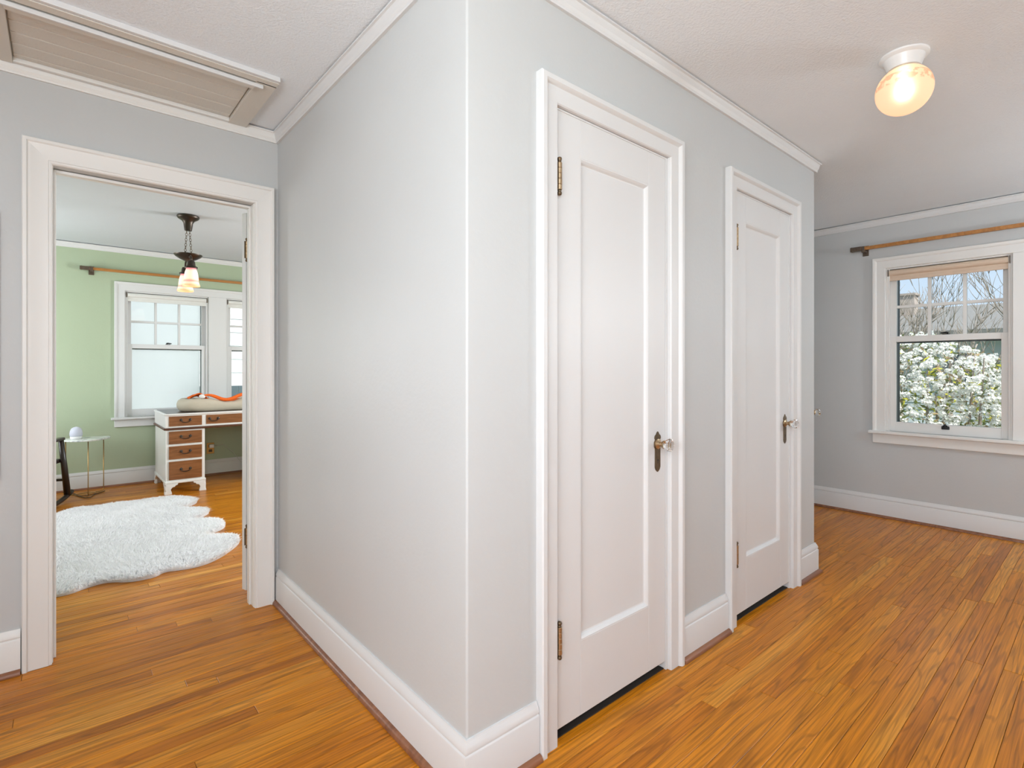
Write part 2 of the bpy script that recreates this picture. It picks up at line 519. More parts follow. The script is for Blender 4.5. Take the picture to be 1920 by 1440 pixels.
def marble():
    m, n, l, b = new_mat('white_marble')
    tc = n.new('ShaderNodeTexCoord')
    nz = n.new('ShaderNodeTexNoise'); nz.inputs['Scale'].default_value = 9; nz.inputs['Detail'].default_value = 8; nz.inputs['Distortion'].default_value = 1.2
    rp = n.new('ShaderNodeValToRGB')
    rp.color_ramp.elements[0].position = 0.36; rp.color_ramp.elements[0].color = (0.48, 0.52, 0.52, 1)
    rp.color_ramp.elements[1].position = 0.52; rp.color_ramp.elements[1].color = (0.80, 0.83, 0.80, 1)
    l.new(tc.outputs['Object'], nz.inputs['Vector']); l.new(nz.outputs['Fac'], rp.inputs[0]); l.new(rp.outputs[0], b.inputs['Base Color'])
    b.inputs['Roughness'].default_value = 0.2
    return m
M['marble'] = marble()

def light(name, kind, loc, energy, color, parent=None, **kw):
    d = bpy.data.lights.new(name, kind)
    d.energy = energy; d.color = color
    for k, v in kw.items(): setattr(d, k, v)
    o = bpy.data.objects.new(name, d); COL.objects.link(o)
    o.location = loc
    if parent: o.parent = parent
    return o

# ================================================================== STRUCTURE
def structure(o, label, cat):
    return tag(o, label, cat, kind='structure')

# ---- walls
R = 0.007  # softened plaster corner
arc_r = [(R * (1 - math.sin(a)), R * (1 - math.cos(a))) for a in np.linspace(PI / 4, 0, 5)]   # towards right wall
arc_l = [(R * (1 - math.sin(a)), R * (1 - math.cos(a))) for a in np.linspace(PI / 2, PI / 4, 5)]
mb = MB()
mb.prism([(0, LY), *arc_l, (0.10, 0.10), (0.10, LY)], 0, H)
structure(mb.build('wall_left', M['wall'], autos=25), 'light grey wall running from the outer corner to the bedroom doorway', 'wall')

mb = MB()
mb.prism([(D1[0], 0), (D1[0], 0.10), (0.10, 0.10), *arc_r], 0, H)
mb.box(*D1, 0, 0.10, DH, H); mb.box(D1[1], D2[0], 0, 0.10, 0, H); mb.box(*D2, 0, 0.10, DH, H)
mb.prism([(D2[1], 0), (LX - 0.006, 0), (LX, 0.006), (LX, YA), (LX - 0.10, YA), (LX - 0.10, 0.10), (D2[1], 0.10)], 0, H)
structure(mb.build('wall_right', M['wall'], autos=25), 'light grey wall holding the two white closet doors', 'wall')

mb = MB()   # wall with the bedroom doorway: grey to the hall, green to the bedroom
for x0, x1, z0, z1 in ((XL, D3[0], 0, H), (D3[0], D3[1], D3H, H), (D3[1], LX, 0, H)):
    mb.box(x0, x1, LY, LY + 0.06, z0, z1, 0)
for x0, x1, z0, z1 in ((XL, D3[0], 0, HB), (D3[0], D3[1], D3H, HB), (D3[1], XBR, 0, HB)):
    mb.box(x0, x1, LY + 0.06, LY + 0.12, z0, z1, 1)
structure(mb.build('wall_doorway', [M['wall'], M['green']]), 'pale grey wall around the open bedroom doorway', 'wall')

def wall_with_holes(mb, mapf, s0, s1, z0, z1, t, holes, mi=0):
    """wall panel in (s, n, z): n from 0 to -t, rectangular holes"""
    ss = sorted({s0, s1, *[h[0] for h in holes], *[h[1] for h in holes]})
    for a, b in zip(ss[:-1], ss[1:]):
        hs = [h for h in holes if h[0] <= a + 1e-6 and h[1] >= b - 1e-6]
        segs = [(z0, z1)] if not hs else [(z0, hs[0][2]), (hs[0][3], z1)]
        for c, d in segs:
            p, q = mapf(a, 0, c), mapf(b, -t, d)
            mb.box(p[0], q[0], p[1], q[1], p[2], q[2], mi)

WZ0, WZ1 = 0.70, 2.005        # window openings: stool top and head
mw = lambda s, n, z: (XW - n, s, z)            # window wall of the hall: s = world Y
mbk = lambda s, n, z: (s, YB - n, z)           # bedroom window wall: s = world X
W1 = (-0.689, 0.054); W2 = (-1.61, -0.867)
B1 = (-0.343, 0.418); B2 = (0.596, 1.357)
mb = MB(); wall_with_holes(mb, mw, YN, YA, 0, H, 0.16, [(*W1, WZ0, WZ1), (*W2, WZ0, WZ1)])
structure(mb.build('wall_window', M['wall']), 'grey far wall with the double hung window and garden view', 'wall')
mb = MB(); wall_with_holes(mb, mbk, XL, XBR, 0, HB, 0.16, [(*B1, WZ0, WZ1), (*B2, WZ0, WZ1)])
structure(mb.build('wall_bedroom_back', M['green']), 'pale green bedroom wall with two white windows', 'wall')

DA = (2.715, 3.42)   # alcove doorway
mb = MB()
for x0, x1, z0, z1 in ((LX, DA[0], 0, H), (DA[0], DA[1], DH, H), (DA[1], XW, 0, H)):
    mb.box(x0, x1, YA, YA + 0.1, z0, z1)
mb.box(LX, XW, YA + 0.9, YA + 1.0, 0, H)
structure(mb.build('wall_alcove', M['wall']), 'grey alcove wall hidden behind the closet end', 'wall')

NW = (-1.55, 0.25)
BLW = (3.95, 5.15)
BRW = (2.40, 3.60)
HLW = (-2.20, -0.50)
mb = MB(); wall_with_holes(mb, lambda s, n, z: (s, YN + n, z), XL, XW, 0, H, 0.16, [(*NW, 0.75, 2.05)])
structure(mb.build('wall_near', M['wall']), 'grey hall wall behind the viewpoint with an added wide window', 'wall')
mb = MB(); wall_with_holes(mb, lambda s, n, z: (XL + n, s, z), YN, LY + 0.06, 0, H, 0.16, [(*HLW, 0.75, 2.05)])
wall_with_holes(mb, lambda s, n, z: (XL + n, s, z), LY + 0.06, YB, 0, HB, 0.16, [(*BLW, 0.75, 2.05)], 1)
structure(mb.build('wall_west', [M['wall'], M['green']]), 'outer wall on the left of hall and bedroom', 'wall')
mb = MB(); wall_with_holes(mb, lambda s, n, z: (XBR - n, s, z), LY + 0.12, YB, 0, HB, 0.16, [(*BRW, 0.75, 2.05)])
structure(mb.build('wall_bedroom_right', M['green']), 'pale green bedroom wall on the hidden right side', 'wall')

# ---- ceilings
mb = MB(); mb.box(XL - 0.5, XW + 0.3, YN - 0.9, LY + 0.06, H, H + 0.12)  # overhang past the near wall lengthened to block sun at that window
structure(mb.build('ceiling', M['ceiling']), 'stippled off white hall ceiling', 'ceiling')
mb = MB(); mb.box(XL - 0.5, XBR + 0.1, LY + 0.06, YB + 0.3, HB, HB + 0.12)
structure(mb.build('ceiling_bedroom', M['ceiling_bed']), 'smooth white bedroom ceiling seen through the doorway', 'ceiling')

# ---- floor of oak strips
FX0, FX1, FY0, FY1 = XL, XW, YN, YB
mb = MB(); mb.box(FX0 - .16, FX1 + .16, FY0 - .16, FY1 + .16, -0.10, -0.006)
floor = structure(mb.build('floor', M['subfloor']), 'honey coloured oak strip floor through hall and bedroom', 'floor')
fwd = Vector((math.cos(YAW), math.sin(YAW))); rgt = Vector((math.sin(YAW), -math.cos(YAW)))

def project(x, y, z):
    dx, dy = x - CAM.x, y - CAM.y
    d = dx * fwd.x + dy * fwd.y
    if d < 0.2: return None
    l_ = dx * rgt.x + dy * rgt.y
    return 960 + FPX * l_ / d, 691.2 - FPX * (z - CAM.z) / d

def seen(x, y):
    q = project(x, y, 0)
    if not q or not (0 < q[0] < 1920 and 0 < q[1] < 1440): return False
    if y > LY:
        xx = CAM.x + (x - CAM.x) * (LY - CAM.y) / (y - CAM.y)
        return D3[0] < xx < D3[1]
    if 0 < x < LX and y > 0: return False
    if x >= LX and y > 0:
        xx = CAM.x + (x - CAM.x) * (0 - CAM.y) / (y - CAM.y)
        return xx > LX
    return True

PW = 0.057
planks = []
row = 0
y = FY0
while y < FY1 - 1e-6:
    y1 = min(y + PW, FY1)
    x = FX0 - rng.uniform(0, 1.0)
    while x < FX1:
        L = rng.uniform(0.7, 2.5)
        a, b_ = max(x, FX0), min(x + L, FX1)
        if b_ - a > 0.02:
            planks.append((a, b_, y, y1, float(rng.beta(1.7, 1.7))))
        x += L
    y = y1
    row += 1

def plank_area(p):
    a, b_, y0, y1, t = p
    n = max(2, int((b_ - a) / 0.1)); s = 0.0
    for i in range(n):
        xm = a + (b_ - a) * (i + 0.5) / n
        if seen(xm, (y0 + y1) / 2):
            q1 = project(xm, y0, 0); q2 = project(xm, y1, 0); q3 = project(xm + (b_ - a) / n, y0, 0)
            if q1 and q2 and q3:
                s += abs((q2[0] - q1[0]) * (q3[1] - q1[1]) - (q2[1] - q1[1]) * (q3[0] - q1[0]))
    return s

def plank_geo(p):
    a, b_, y0, y1, t = p
    g = 0.0006; c = 0.0011; e = 0.0009
    v = []
    for z, o in ((-0.006, g), (-e, g), (0.0, g + c)):
        v += [(a + o, y0 + o, z), (b_ - o, y0 + o, z), (b_ - o, y1 - o, z), (a + o, y1 - o, z)]
    f = [(8, 9, 10, 11)]
    for k in (0, 4):
        f += [(k + i, k + (i + 1) % 4, k + 4 + (i + 1) % 4, k + 4 + i) for i in range(4)]
    return v, f

ranked = sorted(((plank_area(p), i) for i, p in enumerate(planks)), reverse=True)
own = {i for a, i in ranked[:285] if a > 60}
rest_v, rest_f, rest_t = [], [], []
for i, p in enumerate(planks):
    v, f = plank_geo(p)
    if i in own:
        me = bpy.data.meshes.new('plank'); me.from_pydata(v, [], f)
        me.attributes.new('tone', 'FLOAT', 'POINT').data.foreach_set('value', [p[4]] * len(v))
        me.materials.append(M['oak'])
        o = bpy.data.objects.new('plank', me); COL.objects.link(o); o.parent = floor
    else:
        k = len(rest_v); rest_v += v; rest_f += [tuple(j + k for j in q) for q in f]; rest_t += [p[4]] * len(v)
me = bpy.data.meshes.new('far_planks'); me.from_pydata(rest_v, [], rest_f)
me.attributes.new('tone', 'FLOAT', 'POINT').data.foreach_set('value', rest_t)
me.materials.append(M['oak'])
o = bpy.data.objects.new('far_planks', me); COL.objects.link(o); o.parent = floor; o['kind'] = 'stuff'

mb = MB(); mb.box(0.10, LX - 0.10, 0.010, LY, 0.0, 0.004)  # dark sheet imitates the shade in the gap under the closet doors
structure(mb.build('floor_closet_shade', M['closet_shade']), 'dark sheet added on the closet floor as the shade under the doors', 'floor')

# ---- crown, baseboards and shoe moulding
CROWN = [(0, -.056), (.011, -.056), (.013, -.050), (.013, -.046), (.018, -.036), (.021, -.022), (.024, -.014), (.031, -.012), (.031, -.006), (0, -.006)]
BASE = [(0, 0), (.017, 0), (.017, .132), (.0155, .135), (.0125, .137), (.0125, .141), (.0155, .143), (.0155, .147), (.012, .158), (.007, .166), (.005, .173), (0, .173)]
SHOE = [(.017, 0), (.034, 0), (.034, .004), (.032, .010), (.028, .015), (.022, .018), (.017, .019)]
crown_path = [(XL, LY), (0, LY), (0, 0), (LX, 0), (LX, YA), (XW, YA), (XW, YN), (XL, YN), (XL, LY)]
st = plan_offsets(crown_path, [(n, H + z) for n, z in CROWN])
crown_names = ['cream crown moulding over the bedroom doorway', 'white crown moulding along the plain corner wall', 'white crown moulding above the two closet doors',
               'white crown moulding round the closet end', 'white crown moulding in the alcove', 'white crown moulding on the far window wall',
               'white crown moulding on the wall behind the viewpoint', 'white crown moulding on the outer left wall']
for i, lab in enumerate(crown_names):
    mb = MB(); sweep_between(mb, st[i], st[i + 1])
    structure(mb.build('trim_crown', M['cream'] if i == 0 else M['trim']), lab, 'moulding')
cp = [(XL, YB), (XBR, YB)]
st = plan_offsets(cp, [(n, HB + z) for n, z in CROWN])
mb = MB(); sweep_between(mb, st[0], st[1])
structure(mb.build('trim_crown', M['trim']), 'white crown moulding along the green bedroom wall', 'moulding')

CW = 0.080  # closet casing width
def baseboard(path, labels, names, col=None):
    st = plan_offsets(path, BASE); ss = plan_offsets(path, SHOE)
    for i, lab in enumerate(labels):
        if lab is None: continue
        mb = MB(); sweep_between(mb, st[i], st[i + 1])
        o = structure(mb.build(names[i], col or M['trim'], autos=35), lab, 'baseboard')
        mb = MB(); sweep_between(mb, ss[i], ss[i + 1])
        s = mb.build('shoe_moulding', M['shoe'], o, autos=35)
        s['label'] = 'brown stained quarter round along the floor'
baseboard([(0, LY - 0.022), (0, 0), (D1[0] - CW - 0.002, 0)],
          ['tall white baseboard along the plain corner wall', 'short white baseboard between corner and first closet door'], ['baseboard_left', 'baseboard_right'])
baseboard([(D1[1] + CW + 0.002, 0), (D2[0] - CW - 0.002, 0)], ['white baseboard between the two closet doors'], ['baseboard_right'])
baseboard([(D2[1] + CW + 0.002, 0), (LX, 0), (LX, YA)], ['short white baseboard at the end of the closet wall', 'white baseboard round the closet end'], ['baseboard_right', 'baseboard_alcove'])
baseboard([(XW, YA), (XW, YN)], ['white baseboard under the far window'], ['baseboard_far'])
baseboard([(XL, LY), (D3[0] - 0.094, LY)], ['white baseboard left of the bedroom doorway'], ['baseboard_doorway'], M['cream'])
baseboard([(XL, YB), (XBR, YB)], ['white baseboard along the green bedroom wall'], ['baseboard_bedroom'])

# ---- door casings, jambs
def casing(name, label, mapf, s0, s1, zh, profile, mat, jamb_depth=None, stop=None, mat_jamb=None, t=0.018, ts=0.012):
    root = structure(empty(name, mapf((s0 + s1) / 2, 0, 0)), label, 'door casing')
    base = Vector(root.location)
    loc = lambda s, n, z: tuple(Vector(mapf(s, n, z)) - base)
    sts = [[loc(s0 - w, n, 0) for w, n in profile], [loc(s0 - w, n, zh + w) for w, n in profile],
           [loc(s1 + w, n, zh + w) for w, n in profile], [loc(s1 + w, n, 0) for w, n in profile]]
    for k, nm in enumerate(('casing_leg', 'casing_head', 'casing_leg')):
        mb = MB(); sweep_between(mb, sts[k], sts[k + 1]); mb.build(nm, mat, root, autos=30)
    if jamb_depth:
        def jb(a0, a1, n0, n1, z0, z1, nm):
            p, q = loc(a0, n0, z0), loc(a1, n1, z1)
            mb = MB(); mb.box(p[0], q[0], p[1], q[1], p[2], q[2]); mb.build(nm, mat_jamb or mat, root, bevel=0.0015)
        jb(s0 - 0.006, s0 + t - 0.006, 0.0, -jamb_depth, 0, zh + 0.006, 'jamb')
        jb(s1 + 0.006, s1 - t + 0.006, 0.0, -jamb_depth, 0, zh + 0.006, 'jamb')
        jb(s0 + t - 0.006, s1 - t + 0.006, 0.0, -jamb_depth, zh - t + 0.011, zh + 0.006, 'head_jamb')
        if stop:
            a, b = stop
            jb(s0 + t - 0.006, s0 + t + ts - 0.006, a, b, 0, zh - t + 0.006, 'door_stop')
            jb(s1 - t + 0.006 - ts, s1 - t + 0.006, a, b, 0, zh - t + 0.006, 'door_stop')
            jb(s0 + t - 0.006 + ts, s1 - t + 0.006 - ts, a, b, zh - t - 0.006, zh - t + 0.006, 'door_stop')
    return root

PROF = [(0, 0), (0, .012), (.003, .016), (.007, .0165), (.052, .0165), (.054, .020), (.057, .026), (.061, .030), (.076, .030), (.080, .026), (.080, 0)]
PROF3 = [(0, 0), (0, .011), (.004, .015), (.010, .0155), (.012, .0185), (.062, .0185), (.065, .0195), (.072, .0205), (.074, .025), (.077, .0275), (.087, .0275), (.090, .025), (.090, 0)]
my = lambda s, n, z: (s, -n, z)
md3 = lambda s, n, z: (s, LY - n, z)
casing('trim_1', 'white moulded casing around the nearer closet door', my, D1[0] - 0.006 + 0.006, D1[1], DH + 0.001, PROF, M['trim'], 0.10, (-0.040, -0.060))
casing('trim_2', 'white moulded casing around the farther closet door', my, D2[0], D2[1], DH + 0.001, PROF, M['trim'], 0.10, (-0.040, -0.060))
casing('trim_3', 'cream moulded casing around the open bedroom doorway', md3, D3[0], D3[1], D3H, PROF3, M['cream'], 0.12, (-0.045, -0.080), t=0.009, ts=0.009)

# ---- doors
def make_door(name, label, hinge, rz, w, z0, z1, mirror=1, knob_side=True, knob_back=False, hinge_y=-0.008):
    """hinge at local x = 0, door along +x * mirror, face at y = 0 looking to -y, 35 mm thick"""
    root = structure(empty(name, (hinge[0], hinge[1], 0), rz), label, 'door')
    X = lambda x: x * mirror
    t = 0.035
    st_, tr, br = 0.112, 0.128, 0.25
    def part(nm, x0, x1, za, zb, y0=0.0, y1=t):
        mb = MB(); mb.box(X(x0), X(x1), y0, y1, za, zb); return mb.build(nm, M['trim'], root, bevel=0.0012)
    part('stile', 0, st_, z0, z1); part('stile', w - st_, w, z0, z1)
    part('rail', st_, w - st_, z1 - tr, z1); part('rail', st_, w - st_, z0, z0 + br)
    part('panel', st_ - 0.004, w - st_ + 0.004, z0 + br - 0.004, z1 - tr + 0.004, 0.014, 0.022)
    # moulded sticking around the sunk panel: four mitred strips
    a0, a1, c0, c1 = st_, w - st_, z0 + br, z1 - tr
    pr = [(0, 0.0005), (0.004, 0.0008), (0.010, 0.006), (0.015, 0.0125), (0.019, 0.0140), (0, 0.0140)]
    sts = [[(X(a0 + q), n, c0 + q) for q, n in pr], [(X(a0 + q), n, c1 - q) for q, n in pr], [(X(a1 - q), n, c1 - q) for q, n in pr], [(X(a1 - q), n, c0 + q) for q, n in pr]]
    for k in range(4):
        mb = MB(); sweep_between(mb, sts[k], sts[(k + 1) % 4]); mb.build('panel_moulding', M['trim'], root)
    # hinges with ball finials
    for zc in (1.818, 0.327):
        hg = empty('hinge', (0, 0, 0)); hg.parent = root
        x = 0.003 * mirror; yb = hinge_y
        mb = MB()
        for k in range(5):
            zz = zc - 0.044 + k * 0.0176
            mb.lathe([(0.0074, 0), (0.0084, 0.001), (0.0084, 0.0162), (0.0074, 0.0172)], 12, Matrix.Translation((x, yb, zz)))
        mb.build('knuckle', M['brass'], hg, autos=40)
        mb = MB()
        for s in (1, -1):
            zz = zc + s * 0.0445
            Mx = Matrix.Translation((x, yb, zz)) @ Matrix.Scale(s, 4, (0, 0, 1))
            mb.lathe([(0.0062, 0), (0.0062, 0.003), (0.0045, 0.004), (0.0070, 0.007), (0.0080, 0.011), (0.0064, 0.0155), (0.0012, 0.0178)], 12, Mx)
        mb.build('finial', M['brass_dark'], hg, smooth=True)
        mb = MB(); mb.box(x - 0.001, x + 0.001, yb, 0.030, zc - 0.044, zc + 0.044)
        mb.box(x - 0.013 * mirror, x, min(yb, 0) - 0.0004, min(yb, 0) + 0.0018 if yb < 0 else 0.0018, zc - 0.044, zc + 0.044) if yb < 0 else None
        mb.build('leaf', M['brass_dark'], hg)
    if knob_side:
        for side in ((0,) if not knob_back else (0, 1)):
            sg = -1 if side == 0 else 1
            yf = 0.0 if side == 0 else t
            kx = w - 0.055; kz = 0.906
            # long plate with shaped ends
            hw = 0.0225
            half = [(0, 0.955), (0.006, 0.951), (0.010, 0.944), (0.019, 0.938), (0.0215, 0.930), (0.017, 0.922), (0.0235, 0.914), (0.0245, 0.905), (0.0235, 0.896), (0.018, 0.888), (0.018, 0.815), (0.013, 0.805), (0.006, 0.799), (0, 0.796)]
            outl = [(X(kx + a), z) for a, z in half] + [(X(kx - a), z) for a, z in half[-2:0:-1]]
            n = len(outl)
            mb = MB()
            v = [(a, yf, z) for a, z in outl] + [(a, yf + sg * 0.0028, z) for a, z in outl]
            mb.add(v, [tuple(range(n)), tuple(range(n, 2 * n))] + [(i, (i + 1) % n, n + (i + 1) % n, n + i) for i in range(n)])
            pl = mb.build('escutcheon', M['brass_dark'], root, bevel=0.0008)
            mb = MB()
            Mk = Matrix.Translation((X(kx), yf + sg * 0.0028, 0.842)) @ Matrix.Rotation(PI / 2 * (1 if sg < 0 else -1), 4, 'X')
            mb.lathe([(0.0042, 0), (0.0042, 0.0006)], 12, Mk); mb.box(X(kx - 0.0016), X(kx + 0.0016), yf + sg * 0.0028, yf + sg * 0.0034, 0.829, 0.842)
            mb.build('keyhole', M['black'], pl)
            Mk = Matrix.Translation((X(kx), yf + sg * 0.0028, kz)) @ Matrix.Rotation(PI / 2 * (1 if sg < 0 else -1), 4, 'X')
            kn = empty('knob'); kn.parent = root
            mb = MB(); mb.lathe([(0.020, 0), (0.020, 0.003), (0.014, 0.006), (0.009, 0.010), (0.0085, 0.018), (0.012, 0.021), (0.0155, 0.026), (0.0165, 0.030), (0.0145, 0.031)], 20, Mk)
            mb.build('shank', M['brass'], kn, autos=40)
            mb = MB(); mb.lathe([(0.0135, 0.030), (0.0150, 0.033), (0.0235, 0.046), (0.0255, 0.052), (0.0235, 0.058), (0.0165, 0.0625), (0.0085, 0.0635)], 12, Mk)
            mb.build('glass_ball', M['glass'], kn)
    return root

DZ0, DZ1 = 0.036, 2.034
make_door('door_1', 'nearer white one panel closet door with glass knob', (D1[0] + 0.014, 0.002), 0, D1[1] - D1[0] - 0.028, DZ0, DZ1)
make_door('door_2', 'farther white one panel closet door with glass knob', (D2[0] + 0.014, 0.002), 0, D2[1] - D2[0] - 0.028, DZ0, DZ1)
# bedroom door folded back behind the wall: only its hinge edge shows
bd = make_door('door_3', 'white bedroom door swung open, seen only at its hinge edge', (D3[1] - 0.006, LY + 0.130), 0, 0.742, 0.045, 2.012, mirror=1, hinge_y=-0.004)
bd.rotation_euler = (0, 0, math.radians(17))
# alcove door ajar: just its knob peeks past the closet end
ad = make_door('door_4', 'white door standing ajar behind the closet end, glass knob peeking out', (DA[1] - 0.02, YA - 0.002), 0, 0.665, 0.02, DZ1, mirror=-1)
ad.rotation_euler = (0, 0, math.radians(45))

# ---- windows
def win_box(mapf, s0, s1, n0, n1, z0, z1, mb=None):
    p, q = mapf(s0, n0, z0), mapf(s1, n1, z1)
    mb = mb or MB()
    return mb.box(p[0], q[0], p[1], q[1], p[2], q[2])

def make_window(name, label, mapf, s0, s1, left_w, right_w, trim, film=False, lift=True):
    """s0..s1 clear opening; the viewer's left is at sL"""
    root = structure(empty(name), label, 'window')
    z0, z1 = WZ0, WZ1
    B = lambda nm, a, b, n0, n1, c, d, mat=trim, par=root, bev=0.0015: win_box(mapf, a, b, n0, n1, c, d).build(nm, mat, par, bevel=bev)
    # jamb box
    t = 0.012
    B('jamb', s0, s0 + t, 0, -0.098, z0, z1); B('jamb', s1 - t, s1, 0, -0.098, z0, z1)
    B('outer_jamb', s0, s0 + t + 0.040, -0.098, -0.18, z0, z1, M['slate']); B('outer_jamb', s1 - t - 0.040, s1, -0.098, -0.18, z0, z1, M['slate'])
    B('head_jamb', s0 + t, s1 - t, 0, -0.16, z1 - t, z1)
    B('outer_sill', s0 + t, s1 - t, -0.055, -0.20, z0 - 0.02, z0 + 0.018)
    a0, a1 = s0 + t, s1 - t
    zm0, zm1 = 1.412, 1.458
    # upper sash, outside
    up = empty('upper_sash'); up.parent = root
    n0, n1 = -0.062, -0.095
    B('stile', a0, a0 + 0.045, n0, n1, zm0 + 0.01, z1 - t, par=up); B('stile', a1 - 0.045, a1, n0, n1, zm0 + 0.01, z1 - t, par=up)
    B('top_rail', a0 + 0.045, a1 - 0.045, n0, n1, z1 - t - 0.05, z1 - t, par=up); B('rail', a0 + 0.045, a1 - 0.045, n0, n1, zm0, zm1 - 0.006, par=up)
    g0, g1 = a0 + 0.045, a1 - 0.045; gz0, gz1 = zm1 - 0.006, z1 - t - 0.05
    zc = 1.695
    for k in (1, 2):
        s = g0 + (g1 - g0) * k / 3
        B('muntin', s - 0.011, s + 0.011, n0 - 0.004, n1 + 0.004, gz0, gz1, par=up)
    for k in range(3):
        sa = g0 + (g1 - g0) * k / 3 + (0.011 if k else 0); sb = g0 + (g1 - g0) * (k + 1) / 3 - (0.011 if k < 2 else 0)
        B('muntin', sa, sb, n0 - 0.004, n1 + 0.004, zc - 0.011, zc + 0.011, par=up)
        for c, d in ((gz0, zc - 0.011), (zc + 0.011, gz1)):
            B('pane', sa, sb, -0.078, -0.081, c, d, M['pane'], up, 0)
    # lower sash, inside
    lo = empty('lower_sash'); lo.parent = root
    n0, n1 = -0.022, -0.057
    B('dark_rail_strip', a0 + 0.04, a1 - 0.04, -0.060, -0.097, zm0 - 0.010, zm0, M['slate'], root)  # dark strip along the underside of the upper sash rail
    B('stile', a0, a0 + 0.050, n0, n1, z0, zm1, par=lo); B('stile', a1 - 0.050, a1, n0, n1, z0, zm1, par=lo)
    B('meeting_rail', a0 + 0.05, a1 - 0.05, n0, n1, zm0, zm1, par=lo); B('bottom_rail', a0 + 0.05, a1 - 0.05, n0, n1, z0, z0 + 0.075, par=lo)
    B('pane', a0 + 0.05, a1 - 0.05, -0.038, -0.041, z0 + 0.075, zm0, M['pane'], lo, 0)
    if film:
        e0, e1 = a0 + 0.05, a1 - 0.05 - 0.018
        B('frosted_film', e0, e1, -0.0416, -0.0422, z0 + 0.076, zm0, M['film'], lo, 0)
        B('frosted_film', g0, g1 - 0.014, -0.0816, -0.0822, gz0, gz1, M['film'], up, 0)
    # sash lock
    sm = (s0 + s1) / 2
    lk = empty('sash_lock'); lk.parent = root
    mb = MB(); win_box(mapf, sm - 0.022, sm + 0.022, -0.030, -0.056, zm1, zm1 + 0.007, mb); mb.build('lock_base', M['black'], lk, bevel=0.002)
    mb = MB(); mb.tube([mapf(sm - 0.014, -0.043, zm1 + 0.012), mapf(sm, -0.043, zm1 + 0.017), mapf(sm + 0.034, -0.040, zm1 + 0.013)], [0.008, 0.007, 0.004], 8)
    mb.build('lever', M['black'], lk, smooth=True)
    if lift:
        lf = empty('sash_lift'); lf.parent = root
        mb = MB(); win_box(mapf, sm - 0.024, sm + 0.024, -0.016, -0.0225, z0 + 0.040, z0 + 0.066, mb); mb.build('lift_plate', M['black'], lf, bevel=0.004)
        mb = MB(); mb.tube([mapf(sm - 0.010, -0.010, z0 + 0.064), mapf(sm, -0.006, z0 + 0.078), mapf(sm + 0.010, -0.010, z0 + 0.064)], 0.006, 8)
        mb.build('finger_hook', M['black'], lf, smooth=True)
    # inside stop beads
    for a, b in ((a0, a0 + 0.012), (a1 - 0.012, a1)):
        B('stop_bead', a, b, -0.002, -0.020, z0, z1 - t)
    # casing legs and head, mitred where they end, stool and apron
    prof = [(0, 0), (0, .013), (.004, .016), (.060, .0165), (.063, .020), (.068, .024), (.078, .026), (.086, .026), (.088, .024), (.088, 0)]
    return root

def window_trim(root_l, root_r, mapf, outer_first, s_list, trim, flip):
    """casing round a pair of windows: s_list = openings sorted by s"""
    prof = [(0, 0), (0, .013), (.004, .0165), (.060, .0165), (.063, .020), (.068, .024), (.078, .026), (.086, .026), (.088, .024), (.088, 0)]
    sa, sb = s_list[0][0], s_list[-1][1]
    z0, z1 = WZ0, WZ1
    sts = [[mapf(sa - w, n, z0) for w, n in prof], [mapf(sa - w, n, z1 + w) for w, n in prof], [mapf(sb + w, n, z1 + w) for w, n in prof], [mapf(sb + w, n, z0) for w, n in prof]]
    own_leg = {0: root_l, 2: root_r}
    for k, nm in ((0, 'casing_leg'), (1, 'casing_head'), (2, 'casing_leg')):
        mb = MB(); sweep_between(mb, sts[k], sts[k + 1]); mb.build(nm, trim, own_leg.get(k, outer_first), autos=30)
    m0, m1 = s_list[0][1], s_list[1][0]
    mb = win_box(mapf, m0, m1, 0.0165, 0.0, z0, z1); mb.build('mullion_casing', trim, outer_first, bevel=0.003)
    mb = win_box(mapf, sa - 0.115, sb + 0.115, 0.052, -0.022, z0 - 0.024, z0); mb.build('stool', trim, outer_first, bevel=0.006, seg=3)
    mb = win_box(mapf, sa - 0.088, sb + 0.088, 0.020, 0.0, z0 - 0.100, z0 - 0.024); mb.build('apron', trim, outer_first, bevel=0.004)

w1 = make_window('window_1', 'six over one window with garden blossom behind, far right wall', mw, *W1, 0, 0, M['cream'])
w2 = make_window('window_2', 'second six over one window of the far wall, beyond the picture edge', mw, *W2, 0, 0, M['cream'])
window_trim(w2, w1, mw, w1, [W2, W1], M['cream'], False)
w3 = make_window('window_3', 'frosted six over one bedroom window behind the desk', mbk, *B1, 0, 0, M['trim'], film=True, lift=False)
w4 = make_window('window_4', 'clear bedroom window half hidden by the door frame', mbk, *B2, 0, 0, M['trim'], lift=False)
window_trim(w3, w4, mbk, w3, [B1, B2], M['trim'], False)
